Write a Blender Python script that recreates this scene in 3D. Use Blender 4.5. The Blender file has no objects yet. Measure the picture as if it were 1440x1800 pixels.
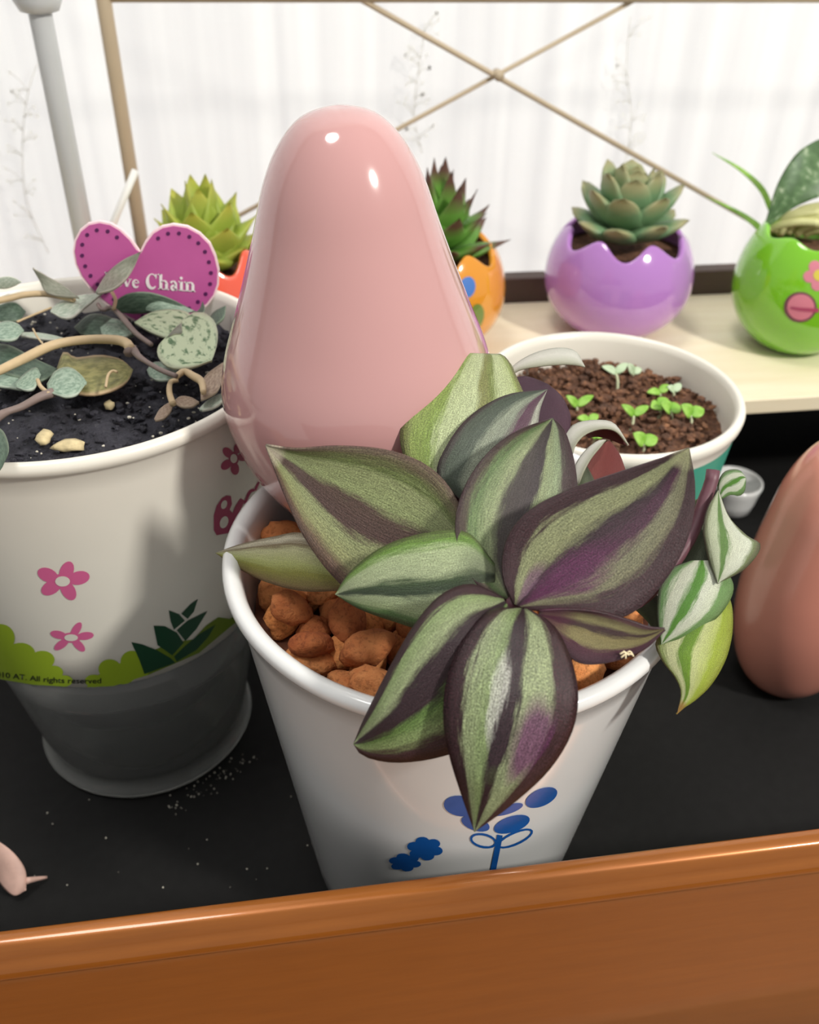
import bpy, bmesh, math, random
from mathutils import Vector, Matrix, noise

random.seed(7)
SC = bpy.context.scene
COL = SC.collection
S = 0.01                       # everything below is written in centimetres

# ------------------------------------------------------------------ camera
PITCH, YAW, ROLL = math.radians(36.2), math.radians(9.2), math.radians(1.3)
FPX = 1600.0
_fw = Vector((math.sin(YAW)*math.cos(PITCH), math.cos(YAW)*math.cos(PITCH), -math.sin(PITCH)))
_r0 = Vector((math.cos(YAW), -math.sin(YAW), 0))
_u0 = _r0.cross(_fw)
RT = math.cos(ROLL)*_r0 + math.sin(ROLL)*_u0
UP = -math.sin(ROLL)*_r0 + math.cos(ROLL)*_u0
FW = _fw
CAM = Vector((-3.469, -15.239, 23.498))
cd = bpy.data.cameras.new('camera')
co = bpy.data.objects.new('camera', cd)
COL.objects.link(co)
cd.sensor_fit = 'HORIZONTAL'
cd.sensor_width = 36.0
cd.lens = 36.0*FPX/1440.0
cd.clip_start = 0.005
cd.clip_end = 50
cd.dof.use_dof = True
cd.dof.focus_distance = 0.182
cd.dof.aperture_fstop = 28
m = Matrix((RT, UP, -FW)).transposed().to_4x4()
m.translation = CAM*S
co.matrix_world = m
SC.camera = co

# ------------------------------------------------------------------ light and exposure
w = bpy.data.worlds.new('world')
SC.world = w
w.use_nodes = True
bg = w.node_tree.nodes['Background']
bg.inputs[0].default_value = (1.0, 0.975, 0.94, 1)
bg.inputs[1].default_value = 0.46

def area(name, loc, target, size, power, color):
    l = bpy.data.lights.new(name, 'AREA')
    l.shape = 'DISK'
    l.size = size*S
    l.energy = power
    l.color = color
    o = bpy.data.objects.new(name, l)
    COL.objects.link(o)
    o.location = Vector(loc)*S
    o.rotation_euler = (Vector(target)-Vector(loc)).to_track_quat('-Z', 'Y').to_euler()
    return o
area('room_lamp', (45, -42, 66), (0, 0, 11), 9, 6.6, (1.0, 0.95, 0.87))
area('ceiling_lamp', (-38, -12, 165), (0, 0, 8), 46, 9.0, (1.0, 0.97, 0.93))


SC.view_settings.view_transform = 'Standard'
SC.view_settings.look = 'None'
SC.view_settings.exposure = 0.0
SC.view_settings.gamma = 1.0
SC.view_settings.use_curve_mapping = False

# ------------------------------------------------------------------ helpers
def ray(u, v):
    return FW + RT*((u-720)/FPX) + UP*((900-v)/FPX)
def PD(u, v, d):                # point on the sight line at depth d
    return CAM + ray(u, v)*d
def PZ(u, v, z):                # ... on a horizontal plane
    r = ray(u, v)
    return CAM + r*((z-CAM.z)/r.z)
def PY(u, v, y):                # ... on an upright plane
    r = ray(u, v)
    return CAM + r*((y-CAM.y)/r.y)

def lin(c):
    c = c/255.0
    return c/12.92 if c <= 0.04045 else ((c+0.055)/1.055)**2.4
def rgb(r, g, b):
    return (lin(r), lin(g), lin(b), 1.0)

BASE = {}
def empty(name, base, label, cat, group=None):
    o = bpy.data.objects.new(name, None)
    COL.objects.link(o)
    o.empty_display_size = 0.01
    o.location = Vector(base)*S
    BASE[o] = Vector(base)
    o['label'] = label
    o['category'] = cat
    if group:
        o['group'] = group
    return o
def tag(o, label=None, cat=None, group=None, kind=None):
    if label: o['label'] = label
    if cat: o['category'] = cat
    if group: o['group'] = group
    if kind: o['kind'] = kind
    return o
def link(name, me, parent=None, base=None):
    o = bpy.data.objects.new(name, me)
    COL.objects.link(o)
    if parent is not None:
        o.parent = parent
        BASE[o] = BASE[parent]
    else:
        b = Vector(base) if base is not None else Vector((0, 0, 0))
        o.location = b*S
        BASE[o] = b
    return o
def mk(name, verts, faces, mat, parent=None, base=None, smooth=True, uvs=None, mats=None, fmat=None):
    b = BASE[parent] if parent is not None else (Vector(base) if base is not None else Vector((0, 0, 0)))
    me = bpy.data.meshes.new(name)
    me.from_pydata([tuple((Vector(v)-b)*S) for v in verts], [], faces)
    me.materials.append(mat)
    for x in (mats or []):
        me.materials.append(x)
    if fmat:
        me.polygons.foreach_set('material_index', fmat)
    if smooth:
        me.polygons.foreach_set('use_smooth', [True]*len(me.polygons))
    if uvs:
        l = me.uv_layers.new(name='UVMap')
        for lp in me.loops:
            l.data[lp.index].uv = uvs[lp.vertex_index]
    me.update()
    return link(name, me, parent, base)

def lathe(prof, c, seg=72, tilt=None):
    vs, fs = [], []
    c = Vector(c)
    for (r, z) in prof:
        for i in range(seg):
            a = 2*math.pi*i/seg
            p = Vector((r*math.cos(a), r*math.sin(a), z))
            if tilt: p = tilt @ p
            vs.append(c+p)
    n = len(prof)
    for j in range(n-1):
        for i in range(seg):
            k = (i+1) % seg
            fs.append((j*seg+i, j*seg+k, (j+1)*seg+k, (j+1)*seg+i))
    return vs, fs
def smooth_prof(pts, n):
    out = []
    for i in range(n+1):
        q = catmull(pts, i/n)
        out.append(q)
    return out
def catmull(P, t):
    n = len(P)-1
    s = min(max(t, 0), 1)*n
    i = min(int(s), n-1)
    f = s-i
    p1, p2 = P[i], P[i+1]
    p0 = P[i-1] if i > 0 else tuple(2*a-b for a, b in zip(p1, p2))
    p3 = P[i+2] if i+2 <= n else tuple(2*a-b for a, b in zip(p2, p1))
    return tuple(0.5*(2*b + (c-a)*f + (2*a-5*b+4*c-d)*f*f + (3*b-a-3*c+d)*f**3) for a, b, c, d in zip(p0, p1, p2, p3))
def resample(P, n):
    Q = [Vector(catmull(P, i/60)) for i in range(61)]
    L = [0]
    for a, b in zip(Q, Q[1:]):
        L.append(L[-1]+(b-a).length)
    out, j = [], 0
    for i in range(n+1):
        t = L[-1]*i/n
        while j < 59 and L[j+1] < t: j += 1
        f = (t-L[j])/max(1e-9, L[j+1]-L[j])
        out.append(Q[j].lerp(Q[j+1], min(max(f, 0), 1)))
    return out
def tube(pts, rad, seg=8, n=24, caps=True):
    pts = [tuple(p) for p in pts]
    if len(pts) > 2: Q = resample(pts, n)
    else: Q = [Vector(pts[0]).lerp(Vector(pts[1]), i/2) for i in range(3)]
    m_ = len(Q)
    if not isinstance(rad, (list, tuple)): rad = [rad, rad]
    vs, fs = [], []
    t0 = (Q[1]-Q[0]).normalized()
    nrm = t0.orthogonal().normalized()
    for i, q in enumerate(Q):
        t = (Q[min(i+1, m_-1)]-Q[max(i-1, 0)]).normalized()
        nrm = (nrm - t*nrm.dot(t)).normalized()
        b = t.cross(nrm)
        f = i/(m_-1)*(len(rad)-1)
        k = min(int(f), len(rad)-2)
        r = rad[k]+(rad[k+1]-rad[k])*(f-k)
        for s in range(seg):
            a = 2*math.pi*s/seg
            vs.append(q + (nrm*math.cos(a)+b*math.sin(a))*r)
    for i in range(m_-1):
        for s in range(seg):
            k = (s+1) % seg
            fs.append((i*seg+s, i*seg+k, (i+1)*seg+k, (i+1)*seg+s))
    if caps:
        fs.append(tuple(reversed(range(seg))))
        fs.append(tuple((m_-1)*seg+s for s in range(seg)))
    return vs, fs
def box(x0, x1, y0, y1, z0, z1):
    vs = [(x, y, z) for x in (x0, x1) for y in (y0, y1) for z in (z0, z1)]
    fs = [(0, 1, 3, 2), (4, 6, 7, 5), (0, 4, 5, 1), (2, 3, 7, 6), (0, 2, 6, 4), (1, 5, 7, 3)]
    return vs, fs
def add(A, B):
    n = len(A[0])
    return list(A[0])+list(B[0]), list(A[1])+[tuple(i+n for i in f) for f in B[1]]
def bevel(o, wdt, seg=3):
    b = o.modifiers.new('bevel', 'BEVEL')
    b.width = wdt*S
    b.segments = seg
    b.limit_method = 'ANGLE'
    return o
def solid(o, th, off=-1, moff=0):
    s = o.modifiers.new('thickness', 'SOLIDIFY')
    s.thickness = th*S
    s.offset = off
    s.material_offset = moff
    return o

# ------------------------------------------------------------------ materials
class NT:
    def __init__(s, name):
        s.m = bpy.data.materials.new(name)
        s.m.use_nodes = True
        s.t = s.m.node_tree
        s.b = s.t.nodes['Principled BSDF']
        s.out = s.t.nodes['Material Output']
    def n(s, typ, **kw):
        x = s.t.nodes.new(typ)
        for k, v in kw.items():
            if k.startswith('_'): setattr(x, k[1:], v)
            else: x.inputs[k].default_value = v
        return x
    def l(s, a, b):
        s.t.links.new(a, b)
    def ramp(s, fac, stops, interp='LINEAR'):
        r = s.t.nodes.new('ShaderNodeValToRGB')
        e = r.color_ramp.elements
        r.color_ramp.interpolation = interp
        while len(e) < len(stops): e.new(0.5)
        for x, (p, c) in zip(e, stops):
            x.position = p
            x.color = c
        s.l(fac, r.inputs[0])
        return r
    def mix(s, fac, a, b, mode='MIX'):
        x = s.t.nodes.new('ShaderNodeMix')
        x.data_type = 'RGBA'
        x.blend_type = mode
        for sock, v in ((0, fac), (6, a), (7, b)):
            if hasattr(v, 'links'): s.l(v, x.inputs[sock])
            else: x.inputs[sock].default_value = v
        return x.outputs[2]
    def math(s, op, a, b=0.0, c=0.0):
        x = s.t.nodes.new('ShaderNodeMath')
        x.operation = op
        for i, v in enumerate((a, b, c)):
            if hasattr(v, 'links'): s.l(v, x.inputs[i])
            else: x.inputs[i].default_value = v
        return x.outputs[0]
    def coord(s, kind='Object', scale=(1, 1, 1)):
        t = s.t.nodes.new('ShaderNodeTexCoord')
        mp = s.t.nodes.new('ShaderNodeMapping')
        mp.inputs['Scale'].default_value = scale
        s.l(t.outputs[kind], mp.inputs[0])
        return mp.outputs[0]
    def noise(s, vec, scale, detail=3, rough=0.5):
        x = s.n('ShaderNodeTexNoise', Scale=scale, Detail=detail, Roughness=rough)
        s.l(vec, x.inputs['Vector'])
        return x.outputs['Fac']
    def bump(s, h, strength, dist=0.0005):
        x = s.n('ShaderNodeBump', Strength=strength, Distance=dist)
        s.l(h, x.inputs['Height'])
        s.l(x.outputs[0], s.b.inputs['Normal'])

def plain(name, col, rough=0.4, coat=0.0, metal=0.0, var=0.05, nscale=60, bump=0.0, spec=0.5, sss=0.0):
    t = NT(name)
    v = t.coord()
    f = t.noise(v, nscale)
    c2 = tuple(min(1, x*(1+var)) for x in col[:3])+(1,)
    c1 = tuple(x*(1-var) for x in col[:3])+(1,)
    r = t.ramp(f, [(0.3, c1), (0.7, c2)])
    t.l(r.outputs[0], t.b.inputs['Base Color'])
    t.b.inputs['Roughness'].default_value = rough
    t.b.inputs['Metallic'].default_value = metal
    t.b.inputs['Coat Weight'].default_value = coat
    t.b.inputs['Coat Roughness'].default_value = 0.06
    t.b.inputs['Specular IOR Level'].default_value = spec
    if sss:
        t.b.inputs['Subsurface Weight'].default_value = sss
        t.b.inputs['Subsurface Radius'].default_value = (1, 0.6, 0.5)
        t.b.inputs['Subsurface Scale'].default_value = 0.002
    if bump:
        t.bump(f, bump)
    return t.m

def translucent(t, amount, col=None):
    tr = t.n('ShaderNodeBsdfTranslucent')
    src = t.b.inputs['Base Color']
    if src.is_linked: t.l(src.links[0].from_socket, tr.inputs[0])
    else: tr.inputs[0].default_value = src.default_value
    mx = t.n('ShaderNodeMixShader')
    mx.inputs[0].default_value = amount
    t.l(t.b.outputs[0], mx.inputs[1])
    t.l(tr.outputs[0], mx.inputs[2])
    t.l(mx.outputs[0], t.out.inputs[0])

def stripes(name, stops, patches=(), rough=0.34, wob=0.1, speck=0.25, trans=0.12, length=None, fine=1.0):
    """striped leaf: stops run across the blade (UV x), patches = (u, v, ru, rv, colour, strength)"""
    t = NT(name)
    tc = t.n('ShaderNodeTexCoord')
    sp = t.n('ShaderNodeSeparateXYZ')
    t.l(tc.outputs['UV'], sp.inputs[0])
    mp = t.n('ShaderNodeMapping')
    mp.inputs['Scale'].default_value = (7, 2.0, 1)
    t.l(tc.outputs['UV'], mp.inputs[0])
    nz = t.noise(mp.outputs[0], 2.2, 6, 0.65)
    mp2 = t.n('ShaderNodeMapping')
    mp2.inputs['Scale'].default_value = (60*fine, 7*fine, 1)
    t.l(tc.outputs['UV'], mp2.inputs[0])
    nf = t.noise(mp2.outputs[0], 1.6, 4, 0.7)
    mp3 = t.n('ShaderNodeMapping')
    mp3.inputs['Scale'].default_value = (90*fine, 130*fine, 1)
    t.l(tc.outputs['UV'], mp3.inputs[0])
    ns = t.noise(mp3.outputs[0], 1.0, 2, 0.6)
    x = t.math('ADD', sp.outputs[0], t.math('MULTIPLY', t.math('SUBTRACT', nz, 0.5), wob*2))
    x = t.math('ADD', x, t.math('MULTIPLY', t.math('SUBTRACT', nf, 0.5), wob*0.9))
    col = t.ramp(x, stops).outputs[0]
    for (pu, pv, ru, rv, c, st) in patches:
        dx = t.math('DIVIDE', t.math('SUBTRACT', x, pv), rv)
        dy = t.math('DIVIDE', t.math('SUBTRACT', sp.outputs[1], pu), ru)
        d = t.math('ADD', t.math('MULTIPLY', dx, dx), t.math('MULTIPLY', dy, dy))
        d = t.math('ADD', d, t.math('MULTIPLY', t.math('SUBTRACT', nz, 0.5), 0.9))
        g = t.ramp(d, [(0.25, (st, st, st, 1)), (1.0, (0, 0, 0, 1))]).outputs[0]
        col = t.mix(g, col, c)
    streak = t.ramp(nf, [(0.3, (1-speck*1.5,)*3+(1,)), (0.7, (1+speck*0.6,)*3+(1,))]).outputs[0]
    col = t.mix(1.0, col, streak, 'MULTIPLY')
    spk = t.ramp(ns, [(0.4, (1-speck*1.1,)*3+(1,)), (0.62, (1+speck*1.3,)*3+(1,))]).outputs[0]
    col = t.mix(1.0, col, spk, 'MULTIPLY')
    t.l(col, t.b.inputs['Base Color'])
    t.b.inputs['Roughness'].default_value = rough
    t.b.inputs['Specular IOR Level'].default_value = 0.45
    h = t.math('ADD', t.math('MULTIPLY', ns, 0.55), nf)
    t.bump(h, 0.75, 0.00026)
    if trans: translucent(t, trans)
    return t.m

M = {}
M['white_glaze'] = plain('white_glaze', rgb(226, 228, 228), 0.16, 0.5, var=0.015)
M['white_plastic'] = plain('white_plastic', rgb(228, 225, 214), 0.3, 0.15, var=0.015)
M['pink_glaze'] = plain('pink_glaze', rgb(192, 147, 146), 0.12, 0.6, var=0.03, nscale=25)
M['pink_glaze_dark'] = plain('pink_glaze_dark', rgb(216, 144, 126), 0.2, 0.5, var=0.03, nscale=25)
M['under_purple'] = plain('leaf_underside_purple', rgb(92, 44, 62), 0.45, var=0.2, nscale=150)
M['under_red'] = plain('leaf_underside_red', rgb(128, 58, 52), 0.45, var=0.2, nscale=150)
M['under_green'] = plain('leaf_underside_green', rgb(120, 128, 84), 0.45, var=0.15, nscale=150)
M['stem_purple'] = plain('stem_purple', rgb(96, 60, 70), 0.5, var=0.2, nscale=200)
M['black_liner'] = plain('black_liner', rgb(17, 17, 17), 0.75, var=0.2, nscale=300, bump=0.1, spec=0.25)
M['dark_wood'] = plain('dark_wood', rgb(74, 56, 50), 0.55, var=0.15)

# ------------------------------------------------------------------ structure
# window with bright daylight, sheer curtain in front of it
def emis(name, col, st):
    t = NT(name)
    t.b.inputs['Base Color'].default_value = (0.8, 0.8, 0.8, 1)
    t.b.inputs['Emission Color'].default_value = col
    t.b.inputs['Emission Strength'].default_value = st
    return t.m
M['daylight'] = emis('daylight_pane', (0.98, 0.99, 1.0, 1), 0.88)
vs, fs = box(-120, 130, 42, 42.5, -50, 90)
win = mk('window_1', vs, fs, M['daylight'], smooth=False)
tag(win, 'bright daylit window behind the sheer white curtain', kind='structure')
M['frame_white'] = plain('window_frame_white', rgb(225, 225, 222), 0.4)
A = None
for bx in ((-122, -118, 40, 43, -52, 92), (128, 132, 40, 43, -52, 92), (-122, 132, 40, 43, -54, -50), (-122, 132, 40, 43, 90, 94)):
    B = box(*bx)
    A = B if A is None else add(A, B)
mk('window_frame', A[0], A[1], M['frame_white'], win, smooth=False)

# curtain
t = NT('sheer_curtain')
v = t.coord(scale=(1, 1, 0.02))
f = t.noise(v, 90, 4)
r = t.ramp(f, [(0.3, rgb(236, 236, 236)), (0.7, rgb(246, 246, 245))])
t.l(r.outputs[0], t.b.inputs['Base Color'])
t.b.inputs['Roughness'].default_value = 0.9
t.b.inputs['Specular IOR Level'].default_value = 0.0
translucent(t, 0.78)
M['curtain'] = t.m
vs, fs = [], []
NX = 500
for j in range(5):
    for i in range(NX+1):
        x = -110 + 230*i/NX
        y = 34 + 0.2*math.sin(x*0.35+0.6*math.sin(x*0.13)) + 0.05*math.sin(x*1.3+1)
        vs.append((x, y, -48+34*j))
for j in range(4):
    for i in range(NX):
        a = j*(NX+1)+i
        fs.append((a, a+1, a+NX+2, a+NX+1))
curtain = mk('sheer_curtain', vs, fs, M['curtain'], base=(5, 34, -48))
solid(curtain, 0.03)
tag(curtain, 'sheer white curtain with faint vine sprigs across the bright window', 'curtain')
t = NT('embroidery_thread')
t.b.inputs['Base Color'].default_value = rgb(250, 250, 247)
t.b.inputs['Roughness'].default_value = 0.9
translucent(t, 0.88)
M['embroidery'] = t.m
def vine(px):
    pts = [PY(u, v, 33.2) for u, v in px]
    P = tube(pts, 0.028, 5, 30)
    Q = resample([tuple(p) for p in pts], 16)
    for k, q in enumerate(Q[1:-1]):
        if random.random() < 0.4: continue
        s = random.choice((-1, 1))
        for j in range(3):
            e = q + Vector((s*random.uniform(0.3, 0.9), -0.02, random.uniform(-0.1, 0.9)))
            P = add(P, tube([q, (q+e)/2+Vector((0, 0, 0.1)), e], [0.02, 0.016], 4, 5))
            c = e
            bl = [(c.x+0.09*math.cos(a), c.y, c.z+0.13*math.sin(a)) for a in [2*math.pi*i/7 for i in range(7)]]
            P = add(P, (bl, [tuple(range(7))]))
    mk('embroidered_vine', P[0], P[1], M['embroidery'], curtain)
vine([(75, 95), (55, 140), (42, 210), (40, 300), (50, 365), (85, 445)])
vine([(748, 40), (735, 130), (728, 200), (742, 270)])
vine([(1108, 30), (1102, 120), (1110, 210), (1098, 290)])

# table under the planter
M['table'] = plain('table_wood', rgb(140, 92, 40), 0.55)
vs, fs = box(-70, 75, -22, 33, -6.8, -4.3)
tb = mk('table_top', vs, fs, M['table'], smooth=False, base=(0, 0, -6.8))
vs, fs = box(-250, 250, -250, 60, -82, -80)
tag(mk('floor', vs, fs, M['table'], smooth=False, base=(0, 0, -82)), kind='structure')
M['wall_paint'] = plain('wall_paint', rgb(225, 222, 214), 0.8)
A = None
for bx in ((-250, -122, 43, 48, -80, 170), (132, 250, 43, 48, -80, 170), (-122, 132, 43, 48, -80, -54), (-122, 132, 43, 48, 94, 170)):
    B = box(*bx)
    A = B if A is None else add(A, B)
tag(mk('wall_back', A[0], A[1], M['wall_paint'], smooth=False, base=(0, 43, -80)), kind='structure')
A = None
for k in range(4):
    B = box(*[(-64, -60, -16, -12, -80, -6.8), (64, 68, -16, -12, -80, -6.8), (-64, -60, 24, 28, -80, -6.8), (64, 68, 24, 28, -80, -6.8)][k])
    mk('table_leg', B[0], B[1], M['table'], tb, smooth=False)
tag(tb, 'wooden table top carrying the long brown planter tray', 'table')

# planter tray -------------------------------------------------------
t = NT('copper_brown_plastic')
v = t.coord(scale=(0.15, 1, 1))
f = t.noise(v, 300, 4, 0.6)
r = t.ramp(f, [(0.25, rgb(142, 80, 16)), (0.75, rgb(156, 90, 22))])
t.l(r.outputs[0], t.b.inputs['Base Color'])
t.b.inputs['Roughness'].default_value = 0.36
t.b.inputs['Metallic'].default_value = 0.35
t.b.inputs['Coat Weight'].default_value = 0.7
t.b.inputs['Coat Roughness'].default_value = 0.08
t.bump(f, 0.06)
M['copper'] = t.m
TX0, TX1, TY0, TY1, TZ = -32.0, 34.0, -4.62, 25.0, 6.15
# profile: outward distance from the inner rim edge, height
TP = [(0.0, TZ-0.25), (0.0, TZ-0.06), (0.07, TZ), (0.2, TZ+0.03), (0.32, TZ-0.02), (0.42, TZ-0.13), (0.47, TZ-0.3), (0.53, TZ-0.44),
      (0.6, TZ-0.52), (0.64, TZ-0.64), (0.62, TZ-0.78), (0.52, TZ-0.86), (0.46, TZ-0.95), (0.42, TZ-1.3), (0.36, TZ-2.4), (0.28, TZ-4.0), (0.2, -0.5), (0.06, -4.2), (-0.1, -4.3)]
vs, fs = [], []
for (o_, z) in TP:
    vs += [(TX0-o_, TY0-o_, z), (TX1+o_, TY0-o_, z), (TX1+o_, TY1+o_, z), (TX0-o_, TY1+o_, z)]
for j in range(len(TP)-1):
    for i in range(4):
        k = (i+1) % 4
        fs.append((j*4+i, (j+1)*4+i, (j+1)*4+k, j*4+k))
n = (len(TP)-1)*4
fs.append((n, n+3, n+2, n+1))
tray = empty('planter_tray', (1, 10, -4.3), 'long copper-brown planter tray with rolled lip and black inside', 'planter')
o = mk('tray_shell', vs, fs, M['copper'], tray)
o.data.polygons.foreach_set('use_smooth', [True]*len(fs))
es = o.modifiers.new('split', 'EDGE_SPLIT'); es.split_angle = math.radians(60)
L = 0.02
vs = [(TX0+L, TY0+L, TZ-0.15), (TX1-L, TY0+L, TZ-0.15), (TX1-L, TY1-L, TZ-0.15), (TX0+L, TY1-L, TZ-0.15),
      (TX0+L, TY0+L, 0), (TX1-L, TY0+L, 0), (TX1-L, TY1-L, 0), (TX0+L, TY1-L, 0)]
fs = [(4, 5, 6, 7), (0, 1, 5, 4), (1, 2, 6, 5), (2, 3, 7, 6), (3, 0, 4, 7)]
o = mk('black_liner', vs, fs, M['black_liner'], tray, smooth=False)
tag(o, 'matt black liner of the tray')

# shelf board --------------------------------------------------------
t = NT('pale_wood')
v = t.coord(scale=(0.12, 1, 1))
f = t.noise(v, 120, 5, 0.6)
r = t.ramp(f, [(0.25, rgb(226, 212, 180)), (0.75, rgb(240, 230, 205))])
t.l(r.outputs[0], t.b.inputs['Base Color'])
t.b.inputs['Roughness'].default_value = 0.5
M['pale_wood'] = t.m
SZ = 6.8
SY0 = PZ(1380, 700, SZ).y
SY1 = PZ(1070, 525, SZ).y
vs, fs = box(-33.5, 35.5, SY0, SY1, SZ-0.62, SZ)
shelf = mk('shelf_board', vs, fs, M['pale_wood'], smooth=False, base=(1, 18, SZ-0.62))
bevel(shelf, 0.05)
tag(shelf, 'pale wooden shelf board carrying the row of egg-shaped pots', 'shelf')
vs, fs = box(-34, 36, SY1+0.05, SY1+0.9, SZ-2, SZ+1.12)
rail = mk('back_rail', vs, fs, M['dark_wood'], smooth=False, base=(1, SY1+0.5, SZ-2))
bevel(rail, 0.06)
tag(rail, 'dark brown wooden rail behind the pale shelf board', 'rail')

# rack ---------------------------------------------------------------
M['tan_metal'] = plain('tan_rack_metal', rgb(188, 172, 146), 0.45, var=0.04)
M['post_grey'] = plain('pale_grey_post', rgb(200, 204, 206), 0.35, 0.2, var=0.03)
M['clear_white'] = plain('white_rod', rgb(236, 236, 232), 0.4)
RY = SY1+3.2
rack = empty('wire_rack', PY(220, 400, RY)-Vector((0, 0, 5)), 'tan metal rack frame with crossed wire brace behind the pots', 'rack')
def line_ext(a, b, e0, e1):
    d = (b-a)
    return a-d*e0, b+d*e1
a, b = line_ext(PY(185, 0, RY), PY(247, 420, RY), 1.0, 1.2)
xx = (a.x+b.x)/2
P = tube([Vector((xx, RY, a.z+8)), Vector((xx, RY, 0.0))], 0.30, 12)
mk('post', P[0], P[1], M['tan_metal'], rack)
P = tube([Vector((46, RY, a.z+8)), Vector((46, RY, 0.0))], 0.30, 12)
mk('post', P[0], P[1], M['tan_metal'], rack)
a, b = line_ext(PY(640, 2, RY), PY(1320, 388, RY), 0.6, 0.0)
P = tube([a, b], 0.115, 8); mk('brace_wire', P[0], P[1], M['tan_metal'], rack)
a, b = line_ext(PY(1112, 2, RY+0.25), PY(708, 222, RY+0.25), 0.6, 1.3)
P = tube([a, b], 0.10, 8); mk('brace_wire', P[0], P[1], M['tan_metal'], rack)
k = PY(877, 133, RY-0.1)
P = tube([k+Vector((0, -0.12, 0)), k+Vector((0, 0.45, 0))], 0.22, 12); mk('cross_clip', P[0], P[1], M['tan_metal'], rack)
a, b = PY(1112, 1, RY), PY(1440, 1, RY)
P = tube([Vector((xx, RY, a.z+0.12)), Vector((46, RY, a.z+0.12))], 0.2, 10); mk('top_bar', P[0], P[1], M['tan_metal'], rack)

gp_b = PY(150, 420, 18.5)
gp_t = PY(64, 0, 18.5)
gx = (gp_b.x+gp_t.x)/2
post = empty('grey_post', (gx, 18.5, SZ), 'pale grey round pole behind the pink heart label', 'pole')
P = tube([Vector((gx, 18.5, SZ)), Vector((gx, 18.5, gp_t.z+12))], 0.37, 16); mk('pole', P[0], P[1], M['post_grey'], post)
c = PY(90, 6, 18.5)
P = lathe([(0.42, -0.25), (0.6, -0.2), (0.75, 0.1), (0.78, 0.8), (0.6, 1.0), (0.42, 1.0)], (gx, 18.5, c.z), 24)
mk('pole_collar', P[0], P[1], M['post_grey'], post)
a, b = PY(238, 300, 19.2), PY(196, 400, 19.2)
a, b = line_ext(a, b, 0.0, 1.0)
P = tube([a, b], 0.13, 8)
o = mk('white_rod', P[0], P[1], M['clear_white'], base=b)
tag(o, 'thin white slanted rod behind the notch of the heart label', 'rod')

# ------------------------------------------------------------------ white pot
WR, WH, WB = 5.0, 11.25, 3.35
def wr(z):                                   # outer radius of the wall
    return WB + (4.86-WB)*(z/WH)
wp = empty('white_pot', (0, 0, 0), 'white glazed pot with blue flower print in the middle of the tray', 'pot')
prof = [(0.0, 0.02), (WB-0.7, 0.0), (WB-0.25, 0.06), (WB-0.05, 0.25)]
prof += [(wr(z), z) for z in (0.6, 1.5, 3, 5, 7, 9, 10.2, 10.75)]
prof += [(4.93, 10.9), (5.0, 11.05), (4.98, 11.19), (4.9, 11.26), (4.78, 11.27), (4.67, 11.2), (4.6, 11.05), (4.55, 10.7), (4.42, 9.6), (4.2, 8.0), (0, 8.0)]
P = lathe(prof, (0, 0, 0), 128)
mk('pot_body', P[0], P[1], M['white_glaze'], wp)
M['substrate'] = plain('brown_substrate', rgb(96, 54, 34), 0.9, var=0.3, nscale=400)
P = lathe([(0, 9.75), (2, 9.78), (4.42, 9.7)], (0, 0, 0), 48)
mk('substrate', [v for v in P[0]], P[1], M['substrate'], wp)

# projected print on a cone wall ------------------------------------
def cone_hit(u, v, c, rf, off):
    r = ray(u, v)
    lo, hi = None, None
    t_ = 8.0
    prev = None
    while t_ < 50:
        p = CAM + r*t_
        d = math.hypot(p.x-c[0], p.y-c[1]) - (rf(p.z)+off)
        if d < 0:
            lo, hi = t_-0.25, t_
            break
        t_ += 0.25
    if lo is None: return None
    for _ in range(30):
        mdl = (lo+hi)/2
        p = CAM + r*mdl
        if math.hypot(p.x-c[0], p.y-c[1]) - (rf(p.z)+off) < 0: hi = mdl
        else: lo = mdl
    return CAM + r*lo
def flat_mesh(poly, maxlen):
    bm = bmesh.new()
    vv = [bm.verts.new((p[0], p[1], 0)) for p in poly]
    bm.faces.new(vv)
    bmesh.ops.triangulate(bm, faces=bm.faces[:])
    for _ in range(6):
        es_ = [e for e in bm.edges if e.calc_length() > maxlen]
        if not es_: break
        bmesh.ops.subdivide_edges(bm, edges=es_, cuts=1, use_grid_fill=False)
        bmesh.ops.triangulate(bm, faces=bm.faces[:])
    bm.verts.index_update()
    vs_ = [tuple(v_.co) for v_ in bm.verts]
    fs_ = [tuple(v_.index for v_ in f_.verts) for f_ in bm.faces]
    bm.free()
    return vs_, fs_
def print_on(name, polys, mat, parent, c, rf, off=0.012, maxlen=14):
    VS, FS = [], []
    for poly in polys:
        vs_, fs_ = flat_mesh(poly, maxlen)
        hits = [cone_hit(p[0], p[1], c, rf, off) for p in vs_]
        n0 = len(VS)
        VS += [h if h is not None else Vector((0, 0, 0)) for h in hits]
        for f_ in fs_:
            if all(hits[i] is not None for i in f_):
                g = tuple(i+n0 for i in f_)
                a_, b_, c_ = [VS[i] for i in g]
                if (b_-a_).cross(c_-a_).dot(CAM-a_) < 0: g = g[::-1]
                FS.append(g)
    return mk(name, VS, FS, mat, parent)
def ell(cx, cy, rx, ry, rot=0, n=22):
    ca, sa = math.cos(math.radians(rot)), math.sin(math.radians(rot))
    return [(cx+rx*math.cos(a)*ca-ry*math.sin(a)*sa, cy+rx*math.cos(a)*sa+ry*math.sin(a)*ca) for a in [2*math.pi*i/n for i in range(n)]]
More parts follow.
